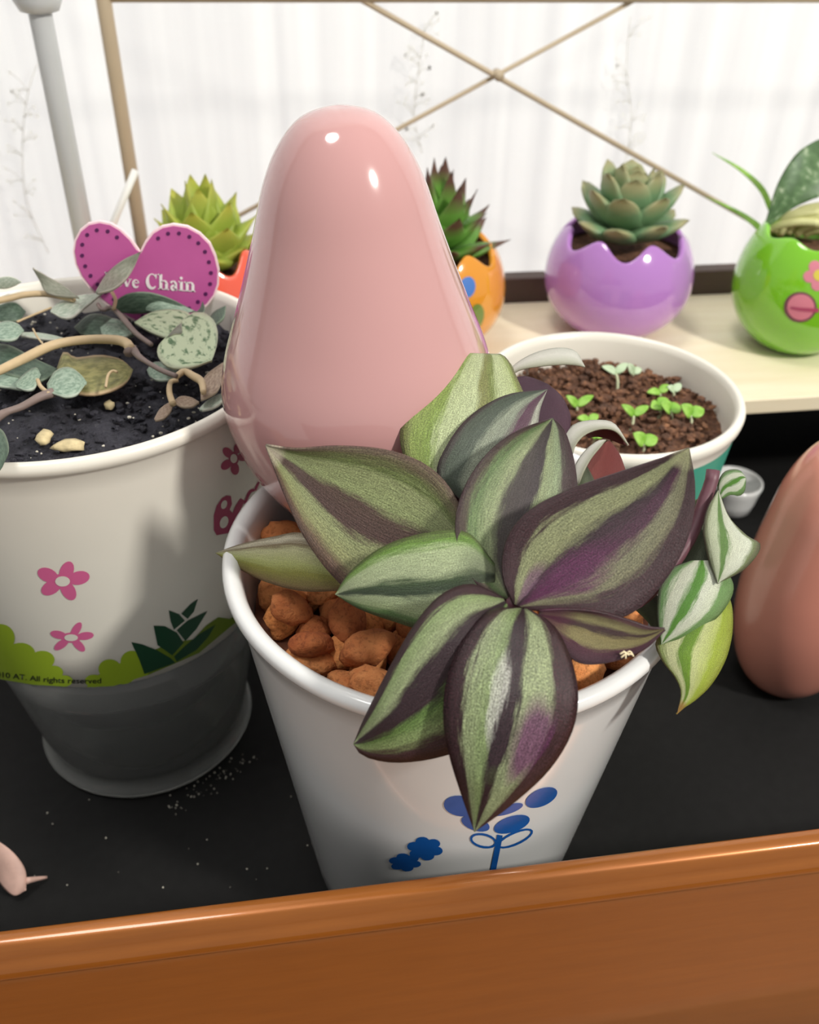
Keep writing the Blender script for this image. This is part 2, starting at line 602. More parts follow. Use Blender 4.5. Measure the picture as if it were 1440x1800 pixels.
def ribbon(pts, wd):
    """closed polygon around a polyline in the picture plane; wd = full width(s)"""
    Q = [Vector((p[0], p[1], 0)) for p in pts]
    if len(Q) > 2: Q = resample([tuple(q) for q in Q], max(10, 5*len(Q)))
    else: Q = [Q[0].lerp(Q[1], i/6) for i in range(7)]
    if not isinstance(wd, (list, tuple)): wd = [wd, wd]
    A_, B_ = [], []
    m_ = len(Q)
    for i, q in enumerate(Q):
        t_ = (Q[min(i+1, m_-1)]-Q[max(i-1, 0)]).normalized()
        nn = Vector((-t_.y, t_.x, 0))
        f_ = i/(m_-1)*(len(wd)-1)
        k_ = min(int(f_), len(wd)-2)
        w_ = (wd[k_]+(wd[k_+1]-wd[k_])*(f_-k_))/2
        A_.append(((q+nn*w_).x, (q+nn*w_).y))
        B_.append(((q-nn*w_).x, (q-nn*w_).y))
    return A_+B_[::-1]
def ring_strips(cx, cy, rx, ry, rot, wd, n=18):
    o1 = ell(cx, cy, rx, ry, rot, n)
    o2 = ell(cx, cy, rx-wd, ry-wd, rot, n)
    return [[o1[i], o1[(i+1) % n], o2[(i+1) % n], o2[i]] for i in range(n)]

M['blue_print'] = plain('blue_print', rgb(24, 88, 166), 0.25, 0.15, var=0.12, nscale=120)
M['blue_print_pale'] = plain('blue_print_pale', rgb(84, 132, 178), 0.2, 0.4, var=0.2, nscale=120)
W0 = (0, 0)
fl = print_on('printed_flower', [ell(810, 1417, 30, 18, 8), ell(836, 1448, 26, 12, 18), ell(952, 1402, 30, 15, -24), ell(893, 1423, 28, 8, -18),
                                 ell(900, 1449, 33, 14, -18), ell(858, 1434, 14, 5, -10), ell(850, 1396, 16, 10, 40),
                                 ribbon([(879, 1468), (876, 1485), (867, 1530)], 10)]
              + ring_strips(850, 1478, 24, 13, 12, 4) + ring_strips(906, 1474, 34, 12, -24, 4), M['blue_print'], wp, W0, wr)
tag(fl, 'blue printed flower with two outlined leaves')
def star_flower(cx, cy, r, ry):
    return [ell(cx+r*math.cos(a), cy+ry*math.sin(a), r*0.62, ry*0.62, 0, 14) for a in [2*math.pi*k/6+0.3 for k in range(6)]] + [ell(cx, cy, r*0.6, ry*0.6, 0, 14)]
print_on('printed_small_flower', star_flower(747, 1492, 20, 13), M['blue_print'], wp, W0, wr)
print_on('printed_small_flower', star_flower(712, 1516, 18, 10), M['blue_print'], wp, W0, wr)
print_on('printed_sprig', [ribbon([(1092, 1400), (1075, 1430), (1040, 1468), (1018, 1492)], [3, 12, 12, 5]), ribbon([(1072, 1415), (1062, 1438), (1050, 1455)], [2, 8, 3])], M['blue_print_pale'], wp, W0, wr)
print_on('printed_sprig', [ribbon([(474, 1282), (486, 1310), (500, 1345)], [3, 9, 3])], M['blue_print'], wp, W0, wr)

# clay pebbles -------------------------------------------------------
t = NT('fired_clay')
v = t.coord()
f1 = t.noise(v, 160, 4, 0.6)
f2 = t.noise(v, 900, 3, 0.6)
oi = t.n('ShaderNodeObjectInfo')
r = t.ramp(f1, [(0.25, rgb(212, 132, 76)), (0.75, rgb(242, 180, 118))])
r2 = t.ramp(oi.outputs['Random'], [(0.0, rgb(186, 150, 130)), (0.5, rgb(235, 225, 215)), (1.0, rgb(255, 245, 220))])
col = t.mix(1.0, r.outputs[0], r2.outputs[0], 'MULTIPLY')
r3 = t.ramp(f2, [(0.3, (0.55, 0.5, 0.48, 1)), (0.5, (1, 1, 1, 1))])
col = t.mix(1.0, col, r3.outputs[0], 'MULTIPLY')
t.l(col, t.b.inputs['Base Color'])
t.b.inputs['Roughness'].default_value = 0.85
t.bump(t.math('ADD', f1, t.math('MULTIPLY', f2, 0.6)), 0.9, 0.0008)
M['clay'] = t.m
peb = []
for k in range(10):
    bm = bmesh.new()
    bmesh.ops.create_icosphere(bm, subdivisions=3, radius=1)
    off = Vector((k*7.3, k*3.1, 0))
    sx, sy, sz = random.uniform(0.48, 0.66), random.uniform(0.34, 0.46), random.uniform(0.3, 0.4)
    for vv in bm.verts:
        p = vv.co.copy()
        q = 1 + 0.38*noise.noise(p*0.9+off) + 0.12*noise.noise(p*2.6+off)
        q *= 1 - 0.1*max(0, p.x)
        vv.co = Vector((p.x*q*sx, p.y*q*sy, p.z*q*sz))*S
    me = bpy.data.meshes.new('clay_pebble')
    bm.to_mesh(me); bm.free()
    me.materials.append(M['clay'])
    me.polygons.foreach_set('use_smooth', [True]*len(me.polygons))
    peb.append(me)
def pebble(x, y, z, s=1.0):
    o = bpy.data.objects.new('clay_pebble', random.choice(peb))
    COL.objects.link(o)
    o.location = Vector((x, y, z))*S
    o.rotation_euler = (random.uniform(-0.6, 0.6), random.uniform(-0.6, 0.6), random.uniform(0, 6.28))
    o.scale = (s, s, s)
    tag(o, 'small rough orange clay pebble lying in the white pot', 'pebble', 'clay pebbles in the white pot')
for z, gap, rmax, cnt in ((10.05, 0.66, 3.98, 90), (10.5, 0.86, 3.95, 40)):
    placed = []
    tries = 0
    while len(placed) < cnt and tries < 6000:
        tries += 1
        a = random.uniform(0, 2*math.pi); rr = rmax*math.sqrt(random.random())
        x, y = rr*math.cos(a), rr*math.sin(a)
        if math.hypot(x+1.6, y-2.4) < 1.7 or (rr < 1.6 and z < 10.3) or (y > 1.5 and x > -1): continue
        if any((x-p[0])**2+(y-p[1])**2 < gap**2 for p in placed): continue
        placed.append((x, y))
        pebble(x, y, z+random.uniform(-0.08, 0.08), random.uniform(0.78, 1.08))

# ------------------------------------------------------------------ pink ornaments (plain smooth pear shapes)
def pear(name, c, H, prof, mat, lean, label):
    tl = Matrix.Rotation(lean, 3, 'Y')
    pts = smooth_prof(prof, 60)
    pts = [(max(0.0, r), z) for r, z in pts]
    P = lathe(pts, c, 96, tl)
    o = mk(name, P[0], P[1], mat, base=c)
    tag(o, label, 'ornament')
    return o
pear('ceramic_ornament', (-1.6, 2.45, 9.95), 9.6,
     [(0.0, 0.0), (0.7, 0.0), (1.12, 0.25), (1.55, 0.75), (2.05, 1.45), (2.52, 2.25), (2.85, 3.2), (2.96, 4.05), (2.8, 4.85), (2.46, 5.75), (2.13, 6.65), (1.82, 7.55), (1.54, 8.4), (1.2, 9.05), (0.78, 9.5), (0.3, 9.68), (0.0, 9.7)],
     M['pink_glaze'], math.radians(-2.9), 'large glossy pink pear-shaped ceramic ornament standing in the white pot')
f2 = PZ(1368, 1190, 0.0)
pear('ceramic_ornament', (f2.x, f2.y, 0.0), 9,
     [(0.0, 0.0), (0.8, 0.0), (1.2, 0.2), (1.65, 0.9), (1.98, 2.0), (2.16, 3.2), (2.18, 4.4), (2.08, 5.6), (1.94, 6.8), (1.82, 7.7), (1.6, 8.5), (1.25, 9.2), (0.75, 9.65), (0.25, 9.82), (0.0, 9.83)],
     M['pink_glaze_dark'], 0.0, 'smaller pink ceramic ornament at the right edge of the photo')

# ------------------------------------------------------------------ lofted leaves
def leaf(name, parent, left, right, mats, d=None, cup=0.0, mid=None, nu=26, nv=14, th=0.04, conv=PD, flip=False, wave=0.0):
    """left/right: edge curves from base to tip as (px, py, depth)"""
    Lc = resample([tuple(conv(*p)) for p in left], nu)
    Rc = resample([tuple(conv(*p)) for p in right], nu)
    Mc = resample([tuple(conv(*p)) for p in mid], nu) if mid else None
    vs_, uv = [], []
    for i in range(nu+1):
        u = i/nu
        l_, r_ = Lc[i], Rc[i]
        c_ = (l_+r_)/2
        mm = Mc[i] if Mc else c_
        tow = (CAM-c_).normalized()
        wdt = (l_-r_).length
        mm = mm + tow*cup*min(1.0, wdt/1.2)
        for j in range(nv+1):
            s = 2*j/nv-1
            p = mm + (r_-l_)*(s/2) + (c_-mm)*(s*s)
            if wave:
                p = p + tow*wave*s*s*math.sin(u*9+s*2)
            vs_.append(p)
            uv.append((j/nv, u))
    fs_ = []
    for i in range(nu):
        for j in range(nv):
            a_ = i*(nv+1)+j
            fs_.append((a_, a_+1, a_+nv+2, a_+nv+1))
    m_ = (nu//2)*(nv+1)+nv//2
    nrm = (vs_[m_+1]-vs_[m_-1]).cross(vs_[m_+nv+1]-vs_[m_-nv-1])
    if (nrm.dot(CAM-vs_[m_]) < 0) != flip:
        fs_ = [f_[::-1] for f_ in fs_]
    o_ = mk(name, vs_, fs_, mats[0], parent, uvs=uv, mats=[mats[1]])
    solid(o_, th, -1, 1)
    return o_

E_ = rgb(60, 37, 42)       # dark purple margin
B_ = rgb(150, 162, 122)    # silvery green band
BG = rgb(136, 156, 104)
C_ = rgb(50, 34, 40)
G_ = rgb(92, 122, 62)
MG = rgb(104, 48, 96)
BR = rgb(98, 78, 68)
SV = rgb(186, 196, 172)

zm = {}
zm['I'] = stripes('zebra_hanging', [(0.0, E_), (0.13, E_), (0.18, B_), (0.36, BG), (0.43, C_), (0.55, C_), (0.6, B_), (0.78, B_), (0.84, E_), (1.0, E_)],
                  [(0.58, 0.72, 0.2, 0.16, MG, 0.85), (0.45, 0.4, 0.2, 0.07, rgb(205, 206, 196), 0.7), (0.74, 0.5, 0.05, 0.1, rgb(62, 62, 44), 0.9)], rough=0.26, speck=0.4)  # whitish patch is a glint painted into the leaf colour
zm['J'] = stripes('zebra_low_left', [(0.0, E_), (0.14, E_), (0.2, BG), (0.4, B_), (0.47, C_), (0.64, C_), (0.7, G_), (0.82, BG), (0.9, E_), (1.0, E_)], rough=0.4, speck=0.3)
zm['G'] = stripes('zebra_big_right', [(0.0, E_), (0.14, E_), (0.2, rgb(140, 146, 108)), (0.36, rgb(138, 142, 104)), (0.44, C_), (0.62, rgb(74, 38, 60)), (0.7, rgb(122, 122, 96)), (0.8, rgb(118, 116, 90)), (0.86, E_), (1.0, E_)],
                  [(0.24, 0.6, 0.26, 0.2, rgb(88, 34, 74), 0.9), (0.1, 0.36, 0.14, 0.1, rgb(112, 70, 106), 0.7), (0.97, 0.5, 0.08, 0.6, rgb(170, 172, 132), 0.8)], rough=0.42, speck=0.3)
zm['F'] = stripes('zebra_centre', [(0.0, E_), (0.08, rgb(84, 78, 62)), (0.14, rgb(100, 124, 78)), (0.32, B_), (0.4, rgb(72, 66, 62)), (0.6, rgb(68, 60, 62)), (0.66, B_), (0.8, rgb(150, 166, 130)), (0.87, rgb(84, 72, 70)), (1.0, E_)], rough=0.42, speck=0.25)
zm['L'] = stripes('zebra_left', [(0.0, BR), (0.06, rgb(112, 104, 78)), (0.16, rgb(108, 122, 70)), (0.22, rgb(150, 160, 112)), (0.4, rgb(150, 162, 112)), (0.47, rgb(92, 74, 66)), (0.64, rgb(84, 64, 60)), (0.7, rgb(146, 154, 110)), (0.84, rgb(146, 150, 104)), (0.92, rgb(106, 88, 68)), (1.0, rgb(90, 66, 60))],
                  [(0.97, 0.5, 0.07, 0.7, rgb(200, 190, 168), 0.8)], rough=0.5, speck=0.25)
zm['B'] = stripes('zebra_left_low', [(0.0, rgb(90, 100, 60)), (0.1, rgb(112, 150, 66)), (0.2, rgb(174, 190, 146)), (0.42, rgb(176, 190, 150)), (0.5, rgb(66, 86, 56)), (0.62, rgb(58, 74, 56)), (0.68, rgb(168, 184, 144)), (0.82, rgb(160, 178, 132)), (0.9, rgb(88, 122, 70)), (1.0, rgb(80, 96, 62))],
                  [(0.05, 0.5, 0.22, 0.6, rgb(84, 92, 74), 0.6)], rough=0.3, speck=0.25)
zm['C'] = stripes('zebra_far_left', [(0.0, rgb(120, 104, 80)), (0.1, rgb(212, 206, 182)), (0.2, rgb(128, 112, 84)), (0.3, rgb(196, 196, 152)), (0.55, rgb(178, 184, 116)), (0.7, rgb(140, 140, 62)), (1.0, rgb(120, 96, 66))], rough=0.5, speck=0.2)
zm['U1'] = stripes('zebra_tall', [(0.0, rgb(110, 104, 72)), (0.08, rgb(142, 160, 86)), (0.24, rgb(132, 156, 76)), (0.32, rgb(182, 196, 148)), (0.5, rgb(188, 200, 156)), (0.58, rgb(132, 136, 84)), (0.68, rgb(122, 136, 76)), (0.74, rgb(184, 196, 150)), (0.88, rgb(178, 190, 140)), (0.95, rgb(136, 150, 84)), (1.0, rgb(110, 104, 72))], rough=0.5, speck=0.25)
zm['U2'] = stripes('zebra_grey', [(0.0, rgb(70, 56, 60)), (0.1, rgb(72, 84, 70)), (0.28, rgb(84, 96, 84)), (0.4, rgb(150, 160, 140)), (0.55, rgb(140, 148, 132)), (0.62, rgb(96, 66, 84)), (0.8, rgb(100, 76, 88)), (0.88, rgb(180, 184, 168)), (1.0, rgb(150, 150, 140))], rough=0.42, speck=0.3)
zm['H'] = stripes('zebra_small', [(0.0, E_), (0.1, rgb(92, 48, 62)), (0.2, rgb(104, 92, 62)), (0.38, rgb(140, 134, 92)), (0.47, rgb(70, 50, 52)), (0.56, rgb(70, 54, 50)), (0.62, rgb(134, 124, 84)), (0.78, rgb(136, 128, 88)), (0.85, rgb(78, 44, 56)), (1.0, rgb(66, 38, 50))],
                  [(0.05, 0.4, 0.25, 0.7, rgb(84, 36, 60), 0.8)], rough=0.4, speck=0.25)
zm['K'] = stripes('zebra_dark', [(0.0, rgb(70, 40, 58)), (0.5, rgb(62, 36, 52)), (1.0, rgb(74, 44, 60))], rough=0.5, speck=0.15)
zm['W'] = stripes('zebra_pale', [(0.0, rgb(200, 202, 190)), (0.4, rgb(222, 222, 212)), (0.7, rgb(206, 208, 192)), (1.0, rgb(170, 172, 150))], rough=0.4, speck=0.1)
zm['R'] = stripes('zebra_red', [(0.0, rgb(150, 84, 78)), (0.5, rgb(122, 58, 54)), (1.0, rgb(116, 54, 52))], rough=0.5, speck=0.15)
zm['N1'] = stripes('zebra_right_tip', [(0.0, rgb(96, 90, 76)), (0.1, rgb(126, 136, 100)), (0.18, rgb(192, 202, 170)), (0.36, rgb(196, 206, 176)), (0.42, rgb(104, 138, 76)), (0.54, rgb(100, 134, 74)), (0.6, rgb(202, 208, 186)), (0.86, rgb(208, 214, 196)), (0.92, rgb(112, 128, 84)), (1.0, rgb(96, 92, 70))], rough=0.4, speck=0.2)
zm['N5'] = stripes('zebra_right_green', [(0.0, rgb(110, 120, 96)), (0.1, rgb(96, 142, 76)), (0.2, rgb(206, 212, 190)), (0.34, rgb(208, 214, 194)), (0.42, rgb(84, 136, 50)), (0.54, rgb(88, 140, 54)), (0.6, rgb(208, 214, 196)), (0.78, rgb(204, 212, 188)), (0.84, rgb(108, 148, 84)), (1.0, rgb(102, 132, 78))], rough=0.36, speck=0.2)
zm['N6'] = stripes('zebra_lime', [(0.0, rgb(134, 122, 78)), (0.08, rgb(128, 150, 66)), (0.16, rgb(204, 210, 158)), (0.3, rgb(206, 212, 160)), (0.36, rgb(104, 142, 44)), (0.5, rgb(118, 156, 48)), (0.56, rgb(204, 212, 150)), (0.72, rgb(190, 202, 120)), (0.8, rgb(166, 186, 64)), (1.0, rgb(150, 160, 60))],
                   [(0.97, 0.5, 0.08, 0.8, rgb(176, 132, 70), 0.9)], rough=0.4, speck=0.2, trans=0.25)
zm['N4'] = stripes('zebra_grey_green', [(0.0, rgb(120, 134, 92)), (0.2, rgb(96, 106, 82)), (0.5, rgb(112, 122, 98)), (0.8, rgb(84, 92, 74)), (1.0, rgb(96, 92, 76))], rough=0.45, speck=0.2)  # dark grey-green blades
UPp, UR, UG = M['under_purple'], M['under_red'], M['under_green']

plant = empty('zebra_plant', (0.4, -0.4, 10.0), 'striped purple and silver-green trailing leafy plant in the white pot', 'plant')
LF = 'leaf_blade'
# far-left narrow leaf resting on the rim
leaf(LF, plant, [(640, 985, 17.6), (540, 938, 18.2), (480, 943, 18.8), (420, 957, 19.3), (378, 972, 19.6)], [(640, 1035, 17.6), (540, 1040, 18.2), (470, 1024, 18.8), (420, 1000, 19.3), (378, 972, 19.6)], (zm['C'], UG), cup=0.12)
# big left leaf
leaf(LF, plant, [(830, 960, 16.2), (808, 893, 16.3), (780, 845, 16.4), (735, 810, 16.5), (670, 790, 16.6), (590, 785, 16.7), (520, 790, 16.8), (467, 783, 16.9)],
     [(830, 980, 16.2), (760, 1040, 16.7), (690, 1062, 16.9), (630, 1050, 17.0), (580, 1008, 17.1), (535, 945, 17.1), (500, 868, 17.0), (467, 783, 16.9)], (zm['L'], UPp), cup=-0.15,
     mid=[(830, 970, 16.2), (740, 945, 16.6), (650, 905, 16.85), (560, 850, 16.95), (467, 783, 16.9)])
# low left leaf
leaf(LF, plant, [(870, 990, 15.9), (820, 935, 16.0), (740, 938, 16.1), (670, 962, 16.3), (615, 1005, 16.5), (589, 1045, 16.7)],
     [(870, 1030, 15.9), (820, 1090, 16.0), (760, 1110, 16.1), (690, 1092, 16.3), (630, 1070, 16.5), (589, 1045, 16.7)], (zm['B'], UPp), cup=0.2)
# tall upright leaf behind, blunt curled top
leaf(LF, plant, [(760, 870, 17.2), (722, 830, 17.3), (703, 775, 17.4), (712, 728, 17.5), (745, 680, 17.8), (800, 624, 18.2), (815, 620, 18.4)],
     [(800, 870, 17.2), (880, 840, 17.3), (925, 780, 17.4), (930, 720, 17.5), (912, 670, 17.8), (893, 632, 18.2), (880, 622, 18.4)], (zm['U1'], UPp), cup=0.15)
# curled end of the leaf behind it
leaf(LF, plant, [(860, 680, 18.5), (855, 640, 18.5), (866, 625, 18.6), (885, 628, 18.7), (899, 640, 18.8)], [(895, 700, 18.5), (902, 680, 18.5), (904, 660, 18.6), (903, 648, 18.7), (899, 640, 18.8)], (zm['U1'], UG), cup=0.05, nu=14, nv=8)
# dark purple underside behind
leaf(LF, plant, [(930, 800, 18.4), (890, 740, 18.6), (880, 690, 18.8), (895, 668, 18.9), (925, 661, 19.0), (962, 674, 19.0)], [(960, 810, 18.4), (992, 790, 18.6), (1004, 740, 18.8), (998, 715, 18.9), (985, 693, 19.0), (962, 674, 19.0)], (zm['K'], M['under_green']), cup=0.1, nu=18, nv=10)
# grey leaf
leaf(LF, plant, [(815, 885, 16.9), (768, 835, 17.0), (790, 775, 17.1), (830, 728, 17.3), (890, 694, 17.5), (963, 684, 17.7)], [(850, 890, 16.9), (900, 860, 17.0), (935, 800, 17.1), (945, 755, 17.3), (950, 720, 17.5), (963, 684, 17.7)], (zm['U2'], UPp), cup=0.12)
# pale curled leaf over the soil
leaf(LF, plant, [(890, 660, 19.6), (905, 640, 19.7), (940, 620, 19.8), (980, 611, 19.9), (1012, 617, 20.0), (1029, 645, 20.0)], [(890, 668, 19.6), (912, 650, 19.5), (950, 643, 19.5), (990, 640, 19.6), (1012, 641, 19.7), (1029, 645, 20.0)], (zm['W'], UPp), cup=0.1, nu=18, nv=8)
# two curled leaves right of the centre
leaf(LF, plant, [(985, 800, 18.6), (990, 768, 18.7), (1010, 745, 18.8), (1045, 738, 18.9), (1080, 744, 19.0), (1106, 782, 19.0)], [(1005, 800, 18.4), (1012, 780, 18.4), (1030, 762, 18.5), (1060, 752, 18.6), (1085, 758, 18.8), (1106, 782, 19.0)], (zm['W'], UR), cup=0.05, nu=18, nv=8)
leaf(LF, plant, [(1030, 765, 18.9), (1045, 754, 18.95), (1065, 749, 19.0), (1085, 755, 19.0), (1107, 783, 19.05)], [(1035, 770, 19.1), (1050, 768, 19.1), (1070, 772, 19.1), (1090, 780, 19.1), (1107, 784, 19.05)], (zm['R'], UR), cup=0.03, nu=12, nv=8)
leaf(LF, plant, [(1000, 850, 17.9), (1012, 815, 18.0), (1030, 790, 18.1), (1052, 774, 18.2), (1066, 773, 18.3)], [(1018, 850, 17.8), (1025, 830, 17.8), (1038, 806, 17.9), (1056, 783, 18.0), (1066, 773, 18.3)], (zm['W'], UR), cup=0.03, nu=14, nv=8)
leaf(LF, plant, [(1015, 870, 18.1), (1022, 835, 18.15), (1035, 808, 18.2), (1052, 785, 18.25), (1072, 774, 18.3)], [(1100, 870, 18.1), (1105, 845, 18.15), (1098, 820, 18.2), (1088, 795, 18.25), (1072, 774, 18.3)], (zm['R'], UR), cup=0.12, nu=16, nv=10)
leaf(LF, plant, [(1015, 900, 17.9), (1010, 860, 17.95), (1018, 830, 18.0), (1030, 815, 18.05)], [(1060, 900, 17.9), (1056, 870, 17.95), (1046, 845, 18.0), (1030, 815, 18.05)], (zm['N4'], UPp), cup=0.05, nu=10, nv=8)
# centre leaf
leaf(LF, plant, [(892, 1055, 15.7), (845, 1032, 15.75), (812, 985, 15.85), (801, 925, 16.0), (812, 868, 16.15), (850, 805, 16.3), (905, 760, 16.5), (972, 735, 16.7)],
     [(900, 1050, 15.8), (960, 1010, 15.9), (1000, 950, 16.1), (1015, 880, 16.25), (1013, 830, 16.4), (1003, 785, 16.5), (990, 752, 16.6), (972, 735, 16.7)], (zm['F'], UPp), cup=-0.12,
     mid=[(896, 1053, 15.75), (890, 980, 15.95), (905, 900, 16.15), (935, 820, 16.4), (972, 735, 16.7)])
# right cluster, behind first
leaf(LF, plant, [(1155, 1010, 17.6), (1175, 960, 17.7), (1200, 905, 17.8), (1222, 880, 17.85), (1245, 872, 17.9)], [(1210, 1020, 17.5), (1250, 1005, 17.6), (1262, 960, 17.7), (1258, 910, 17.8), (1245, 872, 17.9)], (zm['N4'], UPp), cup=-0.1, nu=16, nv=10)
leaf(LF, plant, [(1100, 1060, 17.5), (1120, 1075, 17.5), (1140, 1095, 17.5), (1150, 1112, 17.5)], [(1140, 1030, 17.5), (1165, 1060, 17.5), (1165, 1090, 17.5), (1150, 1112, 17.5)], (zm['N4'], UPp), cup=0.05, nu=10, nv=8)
leaf(LF, plant, [(1255, 1035, 17.2), (1212, 1050, 17.1), (1180, 1085, 17.0), (1160, 1112, 16.95), (1152, 1135, 16.9), (1166, 1165, 16.85), (1186, 1190, 16.8), (1197, 1218, 16.8), (1190, 1256, 16.8)],
     [(1275, 1035, 17.2), (1286, 1060, 17.2), (1289, 1090, 17.15), (1286, 1125, 17.1), (1274, 1165, 17.0), (1250, 1205, 16.9), (1222, 1232, 16.85), (1205, 1243, 16.8), (1190, 1256, 16.8)], (zm['N6'], UG), cup=0.15)
leaf(LF, plant, [(1215, 985, 17.2), (1180, 1000, 17.1), (1160, 1030, 17.0), (1155, 1070, 16.9), (1158, 1105, 16.85), (1163, 1133, 16.8)],
     [(1255, 985, 17.2), (1285, 1015, 17.2), (1288, 1045, 17.1), (1262, 1085, 17.0), (1215, 1115, 16.9), (1163, 1133, 16.8)], (zm['N5'], UG), cup=0.15)
leaf(LF, plant, [(1262, 862, 17.4), (1243, 895, 17.3), (1236, 935, 17.2), (1244, 980, 17.1), (1253, 1005, 17.0), (1262, 1026, 16.9)],
     [(1264, 862, 17.4), (1282, 908, 17.35), (1312, 940, 17.3), (1338, 960, 17.3), (1310, 1000, 17.1), (1262, 1026, 16.9)], (zm['N1'], UG), cup=0.1, mid=[(1263, 862, 17.4), (1268, 910, 17.25), (1275, 950, 17.15), (1272, 990, 17.0), (1262, 1026, 16.9)])
leaf(LF, plant, [(1262, 868, 17.7), (1262, 848, 17.7), (1275, 828, 17.7), (1300, 826, 17.7), (1312, 840, 17.7)], [(1268, 878, 17.6), (1285, 870, 17.6), (1300, 872, 17.6), (1310, 862, 17.6), (1312, 840, 17.7)], (zm['N5'], UPp), cup=0.1, nu=12, nv=8)
P = tube([PD(1254, 826, 17.6), PD(1250, 850, 17.6), PD(1240, 875, 17.6), PD(1205, 960, 17.5), PD(1120, 1060, 17.2), PD(1000, 1075, 16.2)], [0.13, 0.12, 0.1], 10)
mk('stem', P[0], P[1], M['stem_purple'], plant)
# big right leaf
leaf(LF, plant, [(903, 1060, 15.5), (884, 1010, 15.5), (893, 945, 15.5), (935, 895, 15.5), (1010, 858, 15.5), (1100, 827, 15.55), (1165, 806, 15.6), (1212, 788, 15.65)],
     [(925, 1068, 15.4), (1010, 1082, 15.35), (1085, 1088, 15.4), (1140, 1055, 15.45), (1190, 990, 15.5), (1217, 920, 15.55), (1222, 850, 15.6), (1212, 788, 15.65)], (zm['G'], UPp), cup=-0.15,
     mid=[(910, 1064, 15.45), (980, 1005, 15.5), (1070, 935, 15.5), (1150, 870, 15.55), (1212, 788, 15.65)])
# small right leaf
leaf(LF, plant, [(948, 1073, 15.3), (1000, 1072, 15.25), (1060, 1078, 15.2), (1110, 1092, 15.2), (1140, 1103, 15.2), (1169, 1106, 15.2)],
     [(948, 1085, 15.3), (985, 1135, 15.2), (1020, 1165, 15.1), (1075, 1163, 15.1), (1130, 1142, 15.15), (1169, 1106, 15.2)], (zm['H'], UPp), cup=-0.18, mid=[(948, 1080, 15.3), (1010, 1094, 15.2), (1080, 1112, 15.15), (1130, 1118, 15.2), (1169, 1106, 15.2)])
# lower-left hanging leaf
leaf(LF, plant, [(885, 1050, 15.4), (830, 1026, 15.2), (775, 1045, 15.0), (728, 1098, 14.9), (685, 1172, 14.9), (640, 1262, 15.0), (621, 1308, 15.1)],
     [(895, 1065, 15.4), (900, 1150, 15.2), (880, 1240, 15.05), (835, 1305, 15.0), (770, 1332, 15.0), (695, 1341, 15.05), (640, 1330, 15.1), (621, 1308, 15.1)], (zm['J'], UPp), cup=0.3,
     mid=[(888, 1057, 15.4), (815, 1105, 15.0), (745, 1190, 14.9), (680, 1265, 14.95), (621, 1308, 15.1)])
# central hanging leaf
leaf(LF, plant, [(910, 1068, 15.1), (862, 1072, 14.9), (815, 1120, 14.7), (786, 1190, 14.5), (779, 1265, 14.4), (790, 1330, 14.4), (810, 1395, 14.45), (834, 1463, 14.5)],
     [(930, 1070, 15.1), (975, 1100, 14.9), (1005, 1160, 14.7), (1017, 1225, 14.5), (1005, 1290, 14.4), (965, 1355, 14.4), (900, 1415, 14.45), (834, 1463, 14.5)], (zm['I'], UPp), cup=0.35)
# stems in the middle and down to the pebbles
for q in ([(905, 1062, 15.6), (890, 1060, 16.2), (860, 1060, 17.5), (840, 1080, 19.2)], [(830, 960, 16.4), (840, 980, 17.5), (845, 1040, 19.2)], [(800, 870, 17.3), (830, 930, 18.3), (850, 1020, 19.6)],
          [(950, 800, 18.5), (920, 880, 19.0), (890, 960, 19.9)], [(1000, 840, 18.3), (980, 900, 18.8), (930, 980, 19.6)], [(620, 1015, 17.7), (700, 1030, 18.2), (800, 1060, 19.0)]):
    P = tube([PD(*p) for p in q], 0.14, 8)
    mk('stem', P[0], P[1], M['stem_purple'], plant)
M['straw'] = plain('dry_root_hair', rgb(222, 206, 170), 0.7)
P = None
for q in ([(1090, 1150), (1098, 1146), (1106, 1152)], [(1096, 1144), (1100, 1150), (1100, 1158)], [(1092, 1156), (1100, 1150), (1112, 1150)], [(1102, 1148), (1108, 1145), (1114, 1154)]):
    B = tube([PD(u, v, 15.05) for u, v in q], 0.016, 5, 6)
    P = B if P is None else add(P, B)
mk('root_hair', P[0], P[1], M['straw'], plant)

# ------------------------------------------------------------------ self-watering pot on the left
LPX, LPY, LH = -8.59, 6.17, 13.25
LZ = 5.77                                   # lower edge of the white sleeve
def lr(z):
    return 4.1 + (5.0-4.1)*((z-LZ)/(LH-LZ))
L0 = (LPX, LPY)
lp = empty('self_watering_pot', (LPX, LPY, 0), 'white printed plastic pot on a clear water reservoir, left of the white pot', 'pot')
prof = [(4.06, LZ-0.02), (4.1, LZ)] + [(lr(z), z) for z in (7, 9, 11, 12.3, 12.8)] + [(5.02, 12.9), (5.1, 12.97), (5.13, 13.1), (5.08, 13.22), (4.98, 13.27), (4.88, 13.22), (4.82, 13.05), (4.74, 12.4), (4.6, 11.2), (4.4, 9.0)]
P = lathe(prof, (LPX, LPY, 0), 128)
mk('white_sleeve', P[0], P[1], M['white_plastic'], lp)
t = NT('clear_grey_plastic')
t.b.inputs['Base Color'].default_value = rgb(236, 238, 236)
t.b.inputs['Transmission Weight'].default_value = 0.86
t.b.inputs['Roughness'].default_value = 0.12
t.b.inputs['IOR'].default_value = 1.42
v = t.coord(); f = t.noise(v, 120, 3)
t.l(t.ramp(f, [(0.3, (0.03, 0.03, 0.03, 1)), (0.7, (0.1, 0.1, 0.1, 1))]).outputs[0], t.b.inputs['Roughness'])
M['clear'] = t.m
